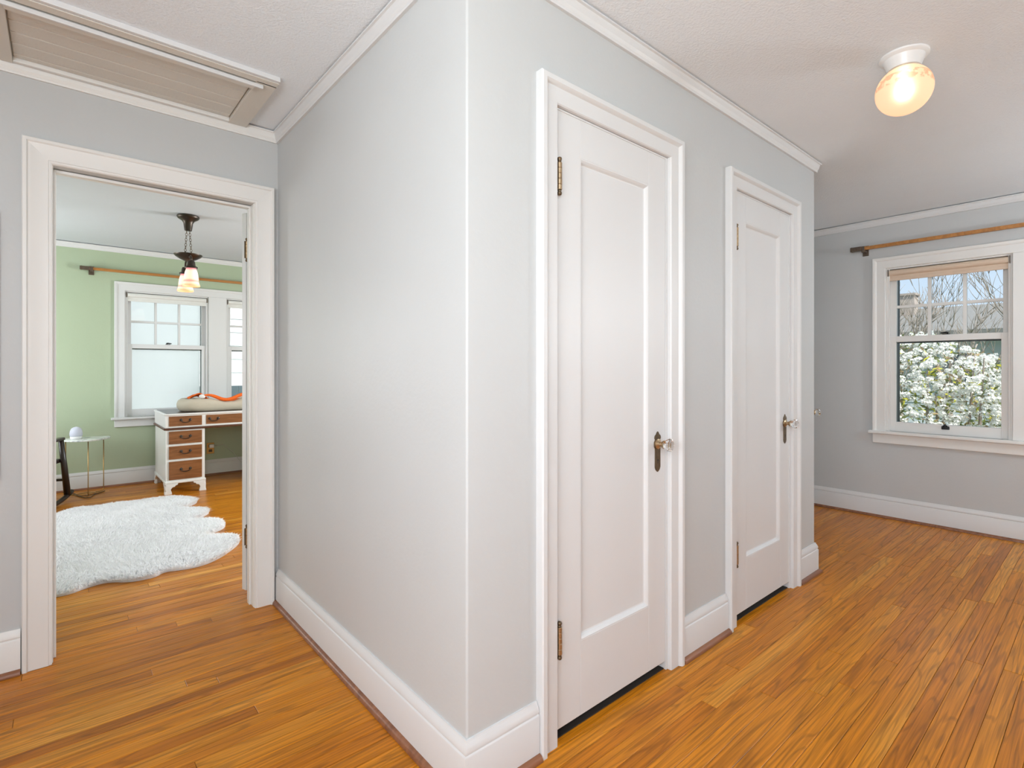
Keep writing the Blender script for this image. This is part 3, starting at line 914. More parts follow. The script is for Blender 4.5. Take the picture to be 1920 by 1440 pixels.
# plain frames for the unseen windows, most of them added to bring in light
for k, (mapf, s, lab) in enumerate(((lambda a, n, z: (a, YN + n, z), NW, 'wide white framed window added behind the viewpoint for fill light'), (lambda a, n, z: (XL + n, a, z), BLW, 'white framed window in the left bedroom wall'), (lambda a, n, z: (XL + n, a, z), HLW, 'white framed window added in the left hall wall for fill light'), (lambda a, n, z: (XBR - n, a, z), BRW, 'white framed window added in the hidden right bedroom wall for fill light'))):
    rt = structure(empty('window_%d' % (5 + k)), lab, 'window')
    for a, b, c, d in ((s[0], s[0] + .06, .75, 2.05), (s[1] - .06, s[1], .75, 2.05), (s[0] + .06, s[1] - .06, .75, .81), (s[0] + .06, s[1] - .06, 1.99, 2.05), ((s[0] + s[1]) / 2 - .03, (s[0] + s[1]) / 2 + .03, .81, 1.99)):
        win_box(mapf, a, b, -.02, -.10, c, d).build('window_frame', M['trim'], rt)
    for a, b in ((s[0] + .06, (s[0] + s[1]) / 2 - .03), ((s[0] + s[1]) / 2 + .03, s[1] - .06)):
        win_box(mapf, a, b, -.06, -.063, .81, 1.99).build('pane', M['pane'], rt)

# daylight portals in the openings (they only guide the sampling of the sky)
def portal(loc, rot, sx, sy):
    d = bpy.data.lights.new('daylight_portal', 'AREA'); d.shape = 'RECTANGLE'; d.size = sx; d.size_y = sy
    d.cycles.is_portal = True
    o = bpy.data.objects.new('daylight_portal', d); COL.objects.link(o)
    o.location = loc; o.rotation_euler = rot
zc = (WZ0 + WZ1) / 2; hz = WZ1 - WZ0
for s in (W1, W2): portal((XW + 0.22, sum(s) / 2, zc), (0, PI / 2, 0), hz, s[1] - s[0])
for s in (B1, B2): portal((sum(s) / 2, YB + 0.22, zc), (-PI / 2, 0, 0), s[1] - s[0], hz)

# ---- attic hatch in the hall ceiling
hx0, hx1 = -0.992, -0.236
hatch = structure(empty('trim_attic_hatch', (hx0, 1.11, H)), 'tan beadboard attic hatch with flat frame in the hall ceiling', 'attic hatch')
def hb(nm, x0, x1, y0, y1, z0, z1, mat=M['hatch'], bev=0.002):
    mb = MB(); mb.box(x0 - hx0, x1 - hx0, y0 - 1.11, y1 - 1.11, z0 - H, z1 - H); return mb.build(nm, mat, hatch, bevel=bev)
bz = H - 0.010
ys = [1.205, 1.318, 1.402, 1.487, 1.575, 1.612]
for a, b in zip(ys[:-1], ys[1:]):
    hb('board', hx0 + 0.003, hx1 - 0.003, a + 0.0015, b - 0.0015, bz, H - 0.001, bev=0.0035)
hb('panel_backing', hx0, hx1, 1.20, 1.615, H - 0.003, H)
hb('frame_side', hx1, hx1 + 0.080, 1.150, LY - 0.026, H - 0.024, H)
hb('frame_side', hx0 - 0.080, hx0, 1.150, LY - 0.026, H - 0.024, H)
hb('frame_front', hx0 - 0.080, hx1 + 0.080, 1.105, 1.150, H - 0.020, H, M['trim'])
hb('frame_front_face', hx0 - 0.080, hx1 + 0.080, 1.120, 1.160, H - 0.024, H - 0.0201)
hb('front_moulding', hx0 - 0.06, hx1 + 0.030, 1.166, 1.176, H - 0.040, H - 0.0245, M['trim'])
hb('front_stop', hx0, hx1, 1.176, 1.203, H - 0.038, H)
hb('frame_back', hx0, hx1, 1.613, LY - 0.032, H - 0.024, H, M['cream'])

# ================================================================== LAMPS
def ceiling_lamp(name, label, x, y):
    root = tag(empty(name, (x, y, H)), label, 'ceiling lamp')
    mb = MB()
    mb.lathe([(0.050, -0.052), (0.054, -0.052), (0.055, -0.046), (0.062, -0.028), (0.068, -0.014), (0.077, -0.010), (0.081, -0.006), (0.081, 0.0), (0.02, 0.0)], 48)
    mb.build('canopy', M['white'], root, autos=35)
    prof = []
    for k in range(23):
        t = -PI / 2 + (PI / 2 + 1.00) * k / 22
        prof.append((max(0.002, 0.094 * math.cos(t)), -0.133 + 0.091 * math.sin(t)))
    mb = MB(); mb.lathe(prof, 48); mb.build('globe', M['globe'], root, smooth=True)
    mb = MB(); mb.lathe([(0.004, -0.165), (0.018, -0.160), (0.027, -0.143), (0.026, -0.122), (0.014, -0.098), (0.013, -0.06)], 20); mb.build('bulb_glass', M['bulb'], root, smooth=True)
    return root
ceiling_lamp('ceiling_lamp', 'round etched glass ceiling lamp, lit, on white collar', 1.632, -0.632)
hp = tag(empty('fill_pendant_bowl', (-1.25, -1.75, H)), 'unseen white bowl pendant added behind the viewpoint as upward fill light', 'pendant lamp')  # added fill lamp, its bowl shaped to keep light off the lower walls
mb = MB(); mb.lathe([(0.010, -0.040), (0.05, -0.020), (0.06, 0.0)], 24); mb.build('canopy', M['white'], hp, smooth=True)
for k in range(3):
    a_ = 2 * PI * k / 3
    mb = MB(); mb.tube([(0, 0, -0.03), (0.205 * math.cos(a_), 0.205 * math.sin(a_), -0.72)], 0.003, 6); mb.build('cord', M['white'], hp)
mb = MB(); mb.lathe([(0.01, -0.82), (0.09, -0.80), (0.17, -0.755), (0.21, -0.72), (0.205, -0.718), (0.165, -0.750), (0.085, -0.792), (0.01, -0.81)], 36, cap=False); mb.build('bowl', M['white'], hp, smooth=True)
light('bulb', 'POINT', (0, 0, -0.62), FILL_NEAR, FILL_COL, hp, shadow_soft_size=0.07)

fl = tag(empty('fill_floor_lamp', (3.35, -2.30, 0)), 'unseen white torchiere floor lamp added at the far right as fill light', 'floor lamp')  # added to brighten the far end of the hall and its ceiling
mb = MB(); mb.lathe([(0.14, 0), (0.14, 0.015), (0.03, 0.03)], 28); mb.build('base', M['white'], fl, smooth=True)
mb = MB(); mb.tube([(0, 0, 0.02), (0, 0, 1.45)], 0.012, 10); mb.build('pole', M['white'], fl)
mb = MB(); mb.lathe([(0.02, 1.42), (0.10, 1.46), (0.16, 1.56), (0.155, 1.56), (0.095, 1.468), (0.02, 1.43)], 28, cap=False); mb.build('bowl', M['white'], fl, smooth=True)
light('bulb', 'POINT', (0, 0, 1.72), FILL_FLOOR, FILL_COL, fl, shadow_soft_size=0.16)

pc = Vector((-0.06, 3.777))
pend = tag(empty('pendant_lamp', (pc.x, pc.y, HB)), 'dark bronze pendant with chains and two pink glass bell shades', 'pendant lamp')
mb = MB(); mb.lathe([(0.020, -0.122), (0.026, -0.120), (0.030, -0.095), (0.034, -0.060), (0.046, -0.040), (0.072, -0.024), (0.080, -0.014), (0.080, -0.004), (0.074, 0.0)], 28)
mb.build('canopy', M['bronze'], pend, autos=40)
away = Vector((pc.x - CAM.x, pc.y - CAM.y)).normalized(); side = Vector((away.y, -away.x))
zt, zb = -0.120, -0.312
for s in (-1, 1):
    mb = MB(); nlk = 9; ln = (zt - zb) / nlk
    for k in range(nlk):
        zc_ = zt - (k + 0.5) * ln; t = (k + .5) / nlk
        cx = side.x * s * (0.010 + 0.012 * t); cy = side.y * s * (0.010 + 0.012 * t)
        ang = math.atan2(side.y, side.x) + (0 if k % 2 else PI / 2) + 0.4
        pts = []
        for q in range(13):
            a = 2 * PI * q / 12
            pts.append((cx + 0.0075 * math.cos(a) * math.cos(ang), cy + 0.0075 * math.cos(a) * math.sin(ang), zc_ + (ln * 0.62) * math.sin(a)))
        mb.tube(pts, 0.0018, 6, caps=False)
    mb.build('chain', M['brass_dark'], pend, smooth=True)
mb = MB(); mb.lathe([(0.012, -0.372), (0.03, -0.366), (0.06, -0.352), (0.088, -0.334), (0.100, -0.322), (0.102, -0.316), (0.095, -0.318), (0.06, -0.330), (0.01, -0.335)], 32)
mb.build('dish', M['bronze'], pend, autos=40)
for s in (-1, 1):
    ox, oy = away.x * 0.17 * s + side.x * (0.020 * -s), away.y * 0.17 * s + side.y * (0.020 * -s)
    arm = empty('arm'); arm.parent = pend
    mb = MB(); mb.tube([(ox * .35, oy * .35, -0.345), (ox * .8, oy * .8, -0.350), (ox, oy, -0.365), (ox, oy, -0.400)], 0.008, 10)
    mb.build('arm_tube', M['bronze'], arm, smooth=True)
    mb = MB(); mb.lathe([(0.044, -0.452), (0.046, -0.448), (0.044, -0.440), (0.030, -0.434), (0.027, -0.405), (0.022, -0.394), (0.010, -0.392)], 24, Matrix.Translation((ox, oy, 0)))
    mb.build('socket_cup', M['bronze'], arm, autos=40)
    sh = MB()
    sh.lathe([(0.058, -0.148), (0.061, -0.146), (0.060, -0.138), (0.054, -0.120), (0.051, -0.100), (0.049, -0.070), (0.044, -0.040), (0.036, -0.014), (0.032, 0.0), (0.029, 0.0), (0.033, -0.014), (0.041, -0.040), (0.046, -0.070), (0.048, -0.100), (0.051, -0.120), (0.057, -0.138)], 32, cap=False)
    so = sh.build('glass_shade', M['shade'], pend, smooth=True)
    so.location = (ox, oy, -0.446)

# ================================================================== BLINDS AND RODS
def roller_blind(label, mapf, s0, s1, mat, name='roller_blind'):
    root = tag(empty(name), label, 'blind')
    z1 = WZ1 - 0.012
    zr = z1 - 0.028
    a, b = s0 + 0.022, s1 - 0.022
    mb = MB(); mb.tube([mapf(a, -0.010, zr), mapf(b, -0.010, zr)], 0.023, 20); mb.build('roll', mat, root, autos=40)
    mb = MB(); win_box(mapf, a, b, -0.007, -0.009, zr - 0.052, zr - 0.018, mb); mb.build('cloth', mat, root)
    mb = MB(); win_box(mapf, a, b, -0.003, -0.013, zr - 0.064, zr - 0.042, mb); mb.build('hem_bar', mat, root, bevel=0.003)
    for s in (s0 + 0.0125, s1 - 0.0175):
        mb = MB(); win_box(mapf, s, s + 0.005, 0.010, -0.020, zr - 0.026, z1, mb); mb.build('bracket', M['pewter'], root, bevel=0.001)
    return root
roller_blind('beige roller blind rolled up at the head of the garden window', mw, *W1, M['shade_beige'])
roller_blind('white roller blind rolled up on the frosted bedroom window', mbk, *B1, M['shade_white'])
roller_blind('white roller blind rolled up on the clear bedroom window', mbk, *B2, M['shade_white'])

def curtain_rod(label, mapf, sa, sb, z, finial_dir, joint=None):
    """square wooden rod; finial at sa"""
    root = tag(empty('curtain_rod'), label, 'curtain rod')
    sg = 1 if sb > sa else -1
    n = 0.060
    mb = MB(); p, q = mapf(sa + sg * 0.075, n - 0.013, z - 0.013), mapf(sb - sg * 0.075, n + 0.013, z + 0.013)
    mb.box(p[0], q[0], p[1], q[1], p[2], q[2]); mb.build('rod', M['rod'], root, bevel=0.002)
    if joint is not None:
        win_box(mapf, joint - 0.003, joint + 0.003, n - 0.0142, n + 0.0142, z - 0.0142, z + 0.0142).build('rod_joint', M['rod'], root)
    for s, g in ((sa, sg), (sb, -sg)):
        f = empty('finial'); f.parent = root
        win_box(mapf, s, s + g * 0.078, n - 0.018, n + 0.018, z - 0.018, z + 0.018).build('finial_block', M['pewter'], f, bevel=0.003)
        win_box(mapf, s + g * 0.010, s + g * 0.014, n - 0.0195, n + 0.0195, z - 0.0195, z + 0.0195).build('finial_ring', M['brass_dark'], f, bevel=0.001)
        b = empty('bracket'); b.parent = root
        c = s + g * 0.092
        win_box(mapf, c - 0.022, c + 0.022, 0.0, 0.005, z - 0.055, z + 0.030).build('wall_plate', M['pewter'], b, bevel=0.002)
        win_box(mapf, c - 0.012, c + 0.012, 0.005, n + 0.016, z - 0.032, z - 0.014).build('bracket_arm', M['pewter'], b, bevel=0.002)
        win_box(mapf, c - 0.010, c + 0.010, n + 0.0135, n + 0.019, z - 0.030, z + 0.016).build('bracket_lip', M['pewter'], b, bevel=0.001)
    return root
curtain_rod('oak curtain rod with bronze end block above the garden window', mw, 0.285, -1.85, 2.182, 1, joint=-0.43)
curtain_rod('oak curtain rod with bronze end block above the bedroom windows', mbk, -0.705, 1.70, 2.190, -1)

# ================================================================== BEDROOM THINGS
# ---- pedestal desk
DX0, DY0, DY1 = -0.095, 4.735, 5.455
DWID = 1.34
PWID = 0.335
desk = tag(empty('pedestal_desk', (DX0, DY0, 0)), 'white pedestal desk with walnut drawer fronts and bracket feet', 'desk')
def db(nm, x0, x1, y0, y1, z0, z1, mat=M['white'], par=desk, bev=0.003):
    mb = MB(); mb.box(x0, x1, y0, y1, z0, z1); return mb.build(nm, mat, par, bevel=bev)
DD = DY1 - DY0
db('top_section', 0, DWID, 0, DD, 0.632, 0.752)
db('top_edge', -0.010, DWID + 0.010, -0.012, DD, 0.752, 0.768, bev=0.006)
db('leather_inset', 0.012, DWID - 0.012, 0.018, DD - 0.03, 0.768, 0.7695, M['leather'], bev=0)
db('moulding_band', -0.012, DWID + 0.012, -0.014, DD, 0.612, 0.632, M['band'], bev=0.006)
def bail_handle(par, x, z, y=-0.006, wid=0.076, h=0.024):
    hd = empty('handle'); hd.parent = par
    for s in (-1, 1):
        mb = MB(); mb.lathe([(0.013, 0), (0.013, 0.002), (0.006, 0.004), (0.007, 0.011), (0.003, 0.013)], 12, Matrix.Translation((x + s * wid / 2, y, z)) @ Matrix.Rotation(PI / 2, 4, 'X'))
        mb.build('post', M['bronze'], hd, autos=40)
    pts = []
    for k in range(11):
        a = k / 10 * PI
        pts.append((x - math.cos(a) * wid / 2 * (1.0 if k not in (0, 10) else 1), y - 0.010, z - h * math.sin(a) ** 0.6))
    mb = MB(); mb.tube(pts, 0.0036, 6); mb.build('bail', M['bronze'], hd, smooth=True)
def drawer(x0, x1, z0, z1, handles):
    d = db('drawer', x0, x1, -0.006, 0.02, z0, z1, M['drawer'], desk, 0.0015)
    for hx, hz in handles: bail_handle(d, hx, hz)
for base in (0.0, DWID - PWID):
    db('pedestal', base + 0.004, base + PWID - 0.004, 0.004, DD - 0.01, 0.118, 0.612)
    db('base_moulding', base - 0.004, base + PWID + 0.004, -0.008, DD, 0.100, 0.122, bev=0.005)
    cx = base + PWID / 2
    for z0, z1 in ((0.648, 0.742), (0.478, 0.598), (0.333, 0.456), (0.136, 0.310)):
        drawer(base + 0.030, base + PWID - 0.030, z0, z1, [(cx, (z0 + z1) / 2 + 0.010)])
    # ogee bracket feet: front pair and back pair
    for fx, sx in ((base - 0.004, 1), (base + PWID + 0.004, -1)):
        for fy, sy in ((-0.008, 1), (DD, -1)):
            prof = [(0, 0.1), (0.012, 0.085), (0.004, 0.06), (0.010, 0.03), (-0.002, 0.012), (-0.002, 0), (0.058, 0), (0.056, 0.018), (0.048, 0.045), (0.062, 0.066), (0.082, 0.070), (0.088, 0.082), (0.105, 0.086), (0.108, 0.1)]
            n = len(prof)
            mb = MB()
            v = [(fx + sx * a, fy, z) for a, z in prof] + [(fx + sx * a, fy + sy * 0.022, z) for a, z in prof]
            mb.add(v, [tuple(range(n)), tuple(range(n, 2 * n))] + [(i, (i + 1) % n, n + (i + 1) % n, n + i) for i in range(n)])
            v = [(fx, fy + sy * a, z) for a, z in prof] + [(fx + sx * 0.022, fy + sy * a, z) for a, z in prof]
            mb.add(v, [tuple(range(n)), tuple(range(n, 2 * n))] + [(i, (i + 1) % n, n + (i + 1) % n, n + i) for i in range(n)])
            mb.build('bracket_foot', M['white'], desk, bevel=0.002)
drawer(PWID + 0.006, DWID - PWID - 0.006, 0.652, 0.742, [(PWID + 0.075, 0.705), (DWID - PWID - 0.075, 0.705)])

# ---- changing pad: a dished, waisted oval of foam with raised rims
PL, PWd = 0.80, 0.40
def pad_surface(a, r):
    w = 1.0 - 0.16 * math.cos(2 * a) * 0 - 0.22 * math.exp(-((math.cos(a)) / 0.42) ** 2)
    ca, sa = math.cos(a), math.sin(a)
    e = 0.62
    ux = math.copysign(abs(ca) ** e, ca); uy = math.copysign(abs(sa) ** e, sa)
    return PL / 2 * ux * r, PWd / 2 * uy * r * (w if abs(sa) > 0.2 else 1.0)
rings = [(0.0, 0.045), (0.30, 0.045), (0.55, 0.060), (0.72, 0.098), (0.82, 0.124), (0.90, 0.128), (0.97, 0.108), (1.0, 0.075), (0.995, 0.040), (0.95, 0.010), (0.86, 0.0), (0.0, 0.0)]
SEG = 72
v = []; f = []
for r, z in rings:
    for k in range(SEG):
        a = 2 * PI * k / SEG
        wv = 1 - 0.17 * math.exp(-((math.cos(a) - 0.05) / 0.38) ** 2)
        e = 0.6; ca, sa = math.cos(a), math.sin(a)
        ux = math.copysign(abs(ca) ** e, ca); uy = math.copysign(abs(sa) ** e, sa)
        zz = z
        if 0.7 < r < 0.99 and z > 0.05:
            zz = z * (1.0 - 0.30 * math.exp(-((ux - 0.10) / 0.30) ** 2) + 0.18 * math.exp(-((ux - 0.75) / 0.25) ** 2))
        v.append((PL / 2 * ux * r, PWd / 2 * uy * r * wv, zz))
for i in range(len(rings) - 1):
    for k in range(SEG):
        f.append((i * SEG + k, i * SEG + (k + 1) % SEG, (i + 1) * SEG + (k + 1) % SEG, (i + 1) * SEG + k))
PADX, PADY = 0.44, 5.00
padr = tag(empty('changing_pad', (PADX, PADY, 0.7695)), 'beige moulded changing pad lying on the desk', 'changing pad')
mb = MB(); mb.add(v, f); mb.build('pad_body', M['beige_foam'], padr, smooth=True)
# orange towel: cloth in the hollow with a rolled edge hanging over the near rim
tow = tag(empty('orange_towel', (PADX, PADY, 0.7695)), 'bright orange terry towel draped along the changing pad rim', 'towel')
pts = []
for k in range(41):
    t = k / 40
    x = -0.19 + 0.60 * t
    wave = 0.5 + 0.5 * math.cos(2 * PI * (x + 0.16) / 0.34)
    pts.append((x, -0.160 - 0.012 * math.sin(9 * x), 0.100 + 0.052 * wave + 0.012))
mb = MB(); mb.tube(pts, [0.008 + 0.009 * min(1, 6 * min(k, 40 - k) / 40) for k in range(41)], 10); mb.build('rolled_edge', M['orange'], tow, smooth=True)
v = []; f = []
NX, NY = 26, 10
for i in range(NX):
    for j in range(NY):
        x = -0.30 + 0.62 * i / (NX - 1); yy = -0.135 + 0.24 * j / (NY - 1)
        q = min(1.0, math.hypot(x / (PL / 2), yy / (PWd / 2)))
        z = 0.075 + 0.085 * max(0, (q - 0.35)) + 0.010 * math.sin(11 * x + 7 * yy) + 0.065 * math.exp(-((x + 0.22) / 0.07) ** 2)
        v.append((x, yy, z))
for i in range(NX - 1):
    for j in range(NY - 1):
        f.append((i * NY + j, (i + 1) * NY + j, (i + 1) * NY + j + 1, i * NY + j + 1))
mb = MB(); mb.add(v, f); o = mb.build('towel_cloth', M['orange'], tow, smooth=True)
sd = o.modifiers.new('thickness', 'SOLIDIFY'); sd.thickness = 0.006
mb = MB()
mb.lathe([(0.001, -0.022), (0.016, -0.018), (0.024, -0.004), (0.022, 0.010), (0.012, 0.020), (0.001, 0.023)], 16, Matrix.Translation((-0.205, -0.140, 0.150)) @ Matrix.Scale(1.25, 4, (1, 0, 0)))
mb.build('white_fold', M['white'], tow, smooth=True)

# ---- marble side table with thin gold legs
TZ = 0.535
table = tag(empty('side_table', (-0.665, 5.27, 0)), 'small white marble side table on thin gold legs', 'side table')
outl = []
for k in range(48):
    a = 2 * PI * k / 48
    r = 0.185 * (1 + 0.10 * math.cos(3 * a - PI / 2))
    outl.append((1.0 * r * math.cos(a), 0.82 * r * math.sin(a)))
mb = MB(); mb.prism(outl, TZ - 0.016, TZ); mb.build('table_top', M['marble'], table, bevel=0.004)
legs = [(-0.145, 0.03), (0.015, -0.125), (0.140, 0.085)]
for lx, ly in legs:
    mb = MB(); mb.tube([(lx, ly, TZ - 0.016), (lx, ly, 0.035), (lx * 0.98, ly * 0.98, 0.012), (lx * 0.90, ly * 0.90, 0.005), (lx * 0.55, ly * 0.55, 0.005)], 0.0040, 8)
    mb.build('leg', M['gold'], table, smooth=True)
mb = MB(); rg = [(0.075 * math.cos(2 * PI * k / 24), 0.062 * math.sin(2 * PI * k / 24) - 0.005, 0.005) for k in range(25)]
mb.tube(rg, 0.0036, 6, caps=False); mb.build('foot_ring', M['gold'], table, smooth=True)
nl = tag(empty('night_light', (-0.735, 5.27, TZ)), 'small white dome night light on the marble side table', 'night light')
mb = MB(); mb.lathe([(0.038, 0), (0.043, 0.003), (0.046, 0.012), (0.046, 0.024), (0.043, 0.026)], 28); mb.build('lamp_base', M['white'], nl, autos=40)
mb = MB(); mb.lathe([(0.043, 0.026), (0.048, 0.032), (0.049, 0.052), (0.046, 0.076), (0.037, 0.098), (0.021, 0.111), (0.004, 0.115)], 28)
mdome = plain('pale_blue_silicone', (0.60, 0.62, 0.72), 0.45, 0, 0.3, 0.02)
mb.build('dome', mdome, nl, smooth=True)
cd = MB(); cd.tube([(-0.83, 5.488, 0.006), (-0.79, 5.43, 0.006), (-0.745, 5.34, 0.006), (-0.72, 5.20, 0.006), (-0.675, 5.07, 0.006), (-0.635, 5.06, 0.006), (-0.615, 5.13, 0.006), (-0.60, 5.19, 0.006), (-0.56, 5.24, 0.006), (-0.52, 5.30, 0.006)], 0.004, 6)
tag(cd.build('power_cord', M['cord'], smooth=True), 'brown power cord looping on the floor under the side table', 'cord')

# ---- rocking chair (one corner shows past the door frame)
rc_f = Vector((0.38, 0.925, 0)).normalized(); rc_ang = math.atan2(rc_f.y, rc_f.x)
chair = tag(empty('rocking_chair', (-1.128, 4.925, 0), rc_ang), 'dark stained rocking chair at the left edge of the bedroom doorway', 'chair')
def cb(nm, a, b, w, h, up=(0, 0, 1), bev=0.006):
    mb = MB(); mb.bar(a, b, w, h, up); return mb.build(nm, M['dark_wood'], chair, bevel=bev)
for s in (-1, 1):
    yy = 0.255 * s
    pts = []
    for k in range(15):
        x = -0.33 + 0.655 * k / 14
        pts.append((x, yy, 0.022 + 0.42 * (x + 0.02) ** 2))
    mb = MB(); mb.tube(pts, [0.020] * 15, 8); mb.build('rocker', M['dark_wood'], chair, smooth=True)
    mb = MB(); mb.tube([(0.245, yy, 0.05), (0.19, yy, 0.30), (0.125, yy, 0.565)], [0.026, 0.024, 0.020], 10); mb.build('front_leg', M['dark_wood'], chair, smooth=True)
    mb = MB(); mb.tube([(-0.22, yy, 0.05), (-0.24, yy * .98, 0.38), (-0.36, yy * .92, 1.02)], [0.024, 0.022, 0.018], 10); mb.build('back_post', M['dark_wood'], chair, smooth=True)
    mb = MB(); mb.bar((-0.30, yy, 0.575), (0.145, yy, 0.578), 0.055, 0.026); mb.build('armrest', M['dark_wood'], chair, bevel=0.010, seg=3)
mb = MB(); mb.box(-0.24, 0.20, -0.235, 0.235, 0.36, 0.395); mb.build('seat', M['dark_wood'], chair, bevel=0.01)
cb('stretcher', (0.21, -0.25, 0.20), (0.21, 0.25, 0.20), 0.022, 0.022); cb('stretcher', (-0.23, -0.25, 0.20), (-0.23, 0.25, 0.20), 0.022, 0.022)
cb('top_rail', (-0.355, -0.24, 0.98), (-0.355, 0.24, 0.98), 0.024, 0.11); cb('lower_rail', (-0.262, -0.24, 0.48), (-0.262, 0.24, 0.48), 0.022, 0.05)
for k in range(6):
    yy = -0.18 + 0.36 * k / 5
    cb('slat', (-0.265, yy, 0.50), (-0.352, yy, 0.93), 0.035, 0.010, (1, 0, 0.2), 0.002)

# ---- outlet with plug and cable
outl_ = tag(empty('wall_outlet', (0.436, YB, 0.302)), 'brass wall outlet on the green wall under the desk', 'outlet')
mb = MB(); mb.box(-0.038, 0.038, -0.005, 0, -0.062, 0.062); mb.build('cover_plate', M['gold'], outl_, bevel=0.003)
for z in (0.025, -0.027):
    mb = MB(); mb.box(-0.017, 0.017, -0.0075, -0.005, z - 0.015, z + 0.015); mb.build('socket', M['bronze'], outl_, bevel=0.003)
mb = MB(); mb.box(0.420, 0.468, YB - 0.040, YB - 0.0075, 0.310, 0.346)
plug = tag(mb.build('plug', M['white'], bevel=0.006), 'white plug with pale cable in the brass outlet', 'plug')
mb = MB(); mb.tube([(0.468, YB - 0.025, 0.328), (0.56, YB - 0.035, 0.335), (0.66, YB - 0.03, 0.24), (0.74, YB - 0.04, 0.12), (0.82, YB - 0.06, 0.05), (0.90, YB - 0.08, 0.006)], 0.003, 6)
mb.build('cable', M['white_cord'], plug, smooth=True)

# ---- fleece rug
RXC = -0.84
half = [  # right half outline (x relative to centre, y), from near middle anticlockwise
    (0.00, 2.44), (0.12, 2.52), (0.20, 2.525), (0.28, 2.445), (0.40, 2.43), (0.455, 2.50), (0.53, 2.465), (0.64, 2.455), (0.74, 2.52), (0.83, 2.625), (0.91, 2.74), (0.950, 2.86), (0.930, 2.96), (0.84, 3.03), (0.745, 3.085),
    (0.84, 3.13), (0.935, 3.22), (0.955, 3.36), (0.925, 3.48), (0.83, 3.56), (0.76, 3.60), (0.85, 3.64), (0.925, 3.74), (0.935, 3.84), (0.89, 3.95), (0.80, 4.02), (0.75, 4.06), (0.84, 4.10), (0.92, 4.20), (0.925, 4.32), (0.87, 4.44), (0.78, 4.53), (0.62, 4.58),
    (0.50, 4.56), (0.36, 4.60), (0.24, 4.55), (0.12, 4.60), (0.0, 4.57)]
# smooth with Chaikin
def chaikin(p, n=2):
    for _ in range(n):
        q = []
        for i in range(len(p)):
            a, b = p[i], p[(i + 1) % len(p)]
            q += [(0.75 * a[0] + 0.25 * b[0], 0.75 * a[1] + 0.25 * b[1]), (0.25 * a[0] + 0.75 * b[0], 0.25 * a[1] + 0.75 * b[1])]
        p = q
    return p
loop = [(RXC + x, y_) for x, y_ in half] + [(RXC - x, y_ if y_ < 4.0 else 4.0 + 0.45 * (y_ - 4.0)) for x, y_ in half[-2:0:-1]]
loop = chaikin(loop, 2)
LP = np.array(loop)
def inside(px, py):
    c = np.zeros(px.shape, bool)
    x0, y0 = LP[:, 0], LP[:, 1]; x1, y1 = np.roll(x0, -1), np.roll(y0, -1)
    for a, b, c_, d in zip(x0, y0, x1, y1):
        cond = ((b > py) != (d > py)) & (px < (c_ - a) * (py - b) / (d - b + 1e-12) + a)
        c ^= cond
    return c
def edge_dist(px, py):
    m = np.full(px.shape, 9.0)
    x0, y0 = LP[:, 0], LP[:, 1]; x1, y1 = np.roll(x0, -1), np.roll(y0, -1)
    for a, b, c_, d in zip(x0, y0, x1, y1):
        ex, ey = c_ - a, d - b
        t = np.clip(((px - a) * ex + (py - b) * ey) / (ex * ex + ey * ey + 1e-12), 0, 1)
        m = np.minimum(m, np.hypot(px - a - t * ex, py - b - t * ey))
    return m
rug = tag(empty('fleece_rug', (RXC, 3.5, 0)), 'white shaggy fleece rug with lobed edge on the bedroom floor', 'rug')
bm = bmesh.new()
bl = [bm.verts.new((x - RXC, y_ - 3.5, 0.001)) for x, y_ in loop]
tl = [bm.verts.new((x - RXC, y_ - 3.5, 0.012)) for x, y_ in loop]
bm.faces.new(tl); bm.faces.new(bl[::-1])
for i in range(len(bl)):
    j = (i + 1) % len(bl); bm.faces.new((bl[i], bl[j], tl[j], tl[i]))
me = bpy.data.meshes.new('backing'); bm.to_mesh(me); bm.free(); me.materials.append(M['fur'])
o = bpy.data.objects.new('backing', me); COL.objects.link(o); o.parent = rug
N = 150000
px = rng.uniform(RXC - 0.97, RXC + 0.97, N); py = rng.uniform(2.4, 4.65, N)
keep = (px > -1.25) & inside(px, py)
px, py = px[keep], py[keep]
ed = edge_dist(px, py)
n = len(px)
# tufts lean in soft clumps
lean = np.stack([np.sin(7.1 * px + 3.3 * py) + 0.9 * np.sin(19 * px - 13 * py), np.cos(5.7 * py - 4.1 * px) + 0.9 * np.sin(17 * py + 11 * px)], 1) * 0.011 + rng.normal(0, 0.012, (n, 2))
hgt = 0.024 + 0.014 * rng.random(n) - 0.016 * np.exp(-ed / 0.03)
base = np.stack([px - RXC, py - 3.5, np.full(n, 0.010)], 1)
ang = rng.uniform(0, PI, n)
wd = np.stack([np.cos(ang), np.sin(ang), np.zeros(n)], 1) * 0.0042
tip = base + np.concatenate([lean, hgt[:, None]], 1)
mid = base + np.concatenate([lean * 0.35, hgt[:, None] * 0.6], 1)
V = np.stack([base - wd, base + wd, mid + wd * 0.8, mid - wd * 0.8, tip], 1).reshape(-1, 3)
idx = np.arange(n) * 5
F = [(i, i + 1, i + 2, i + 3) for i in idx] + [(i + 3, i + 2, i + 4) for i in idx]
me = bpy.data.meshes.new('fleece_pile'); me.from_pydata(V.tolist(), [], F); me.materials.append(M['fur'])
o = bpy.data.objects.new('fleece_pile', me); COL.objects.link(o); o.parent = rug; o['kind'] = 'stuff'

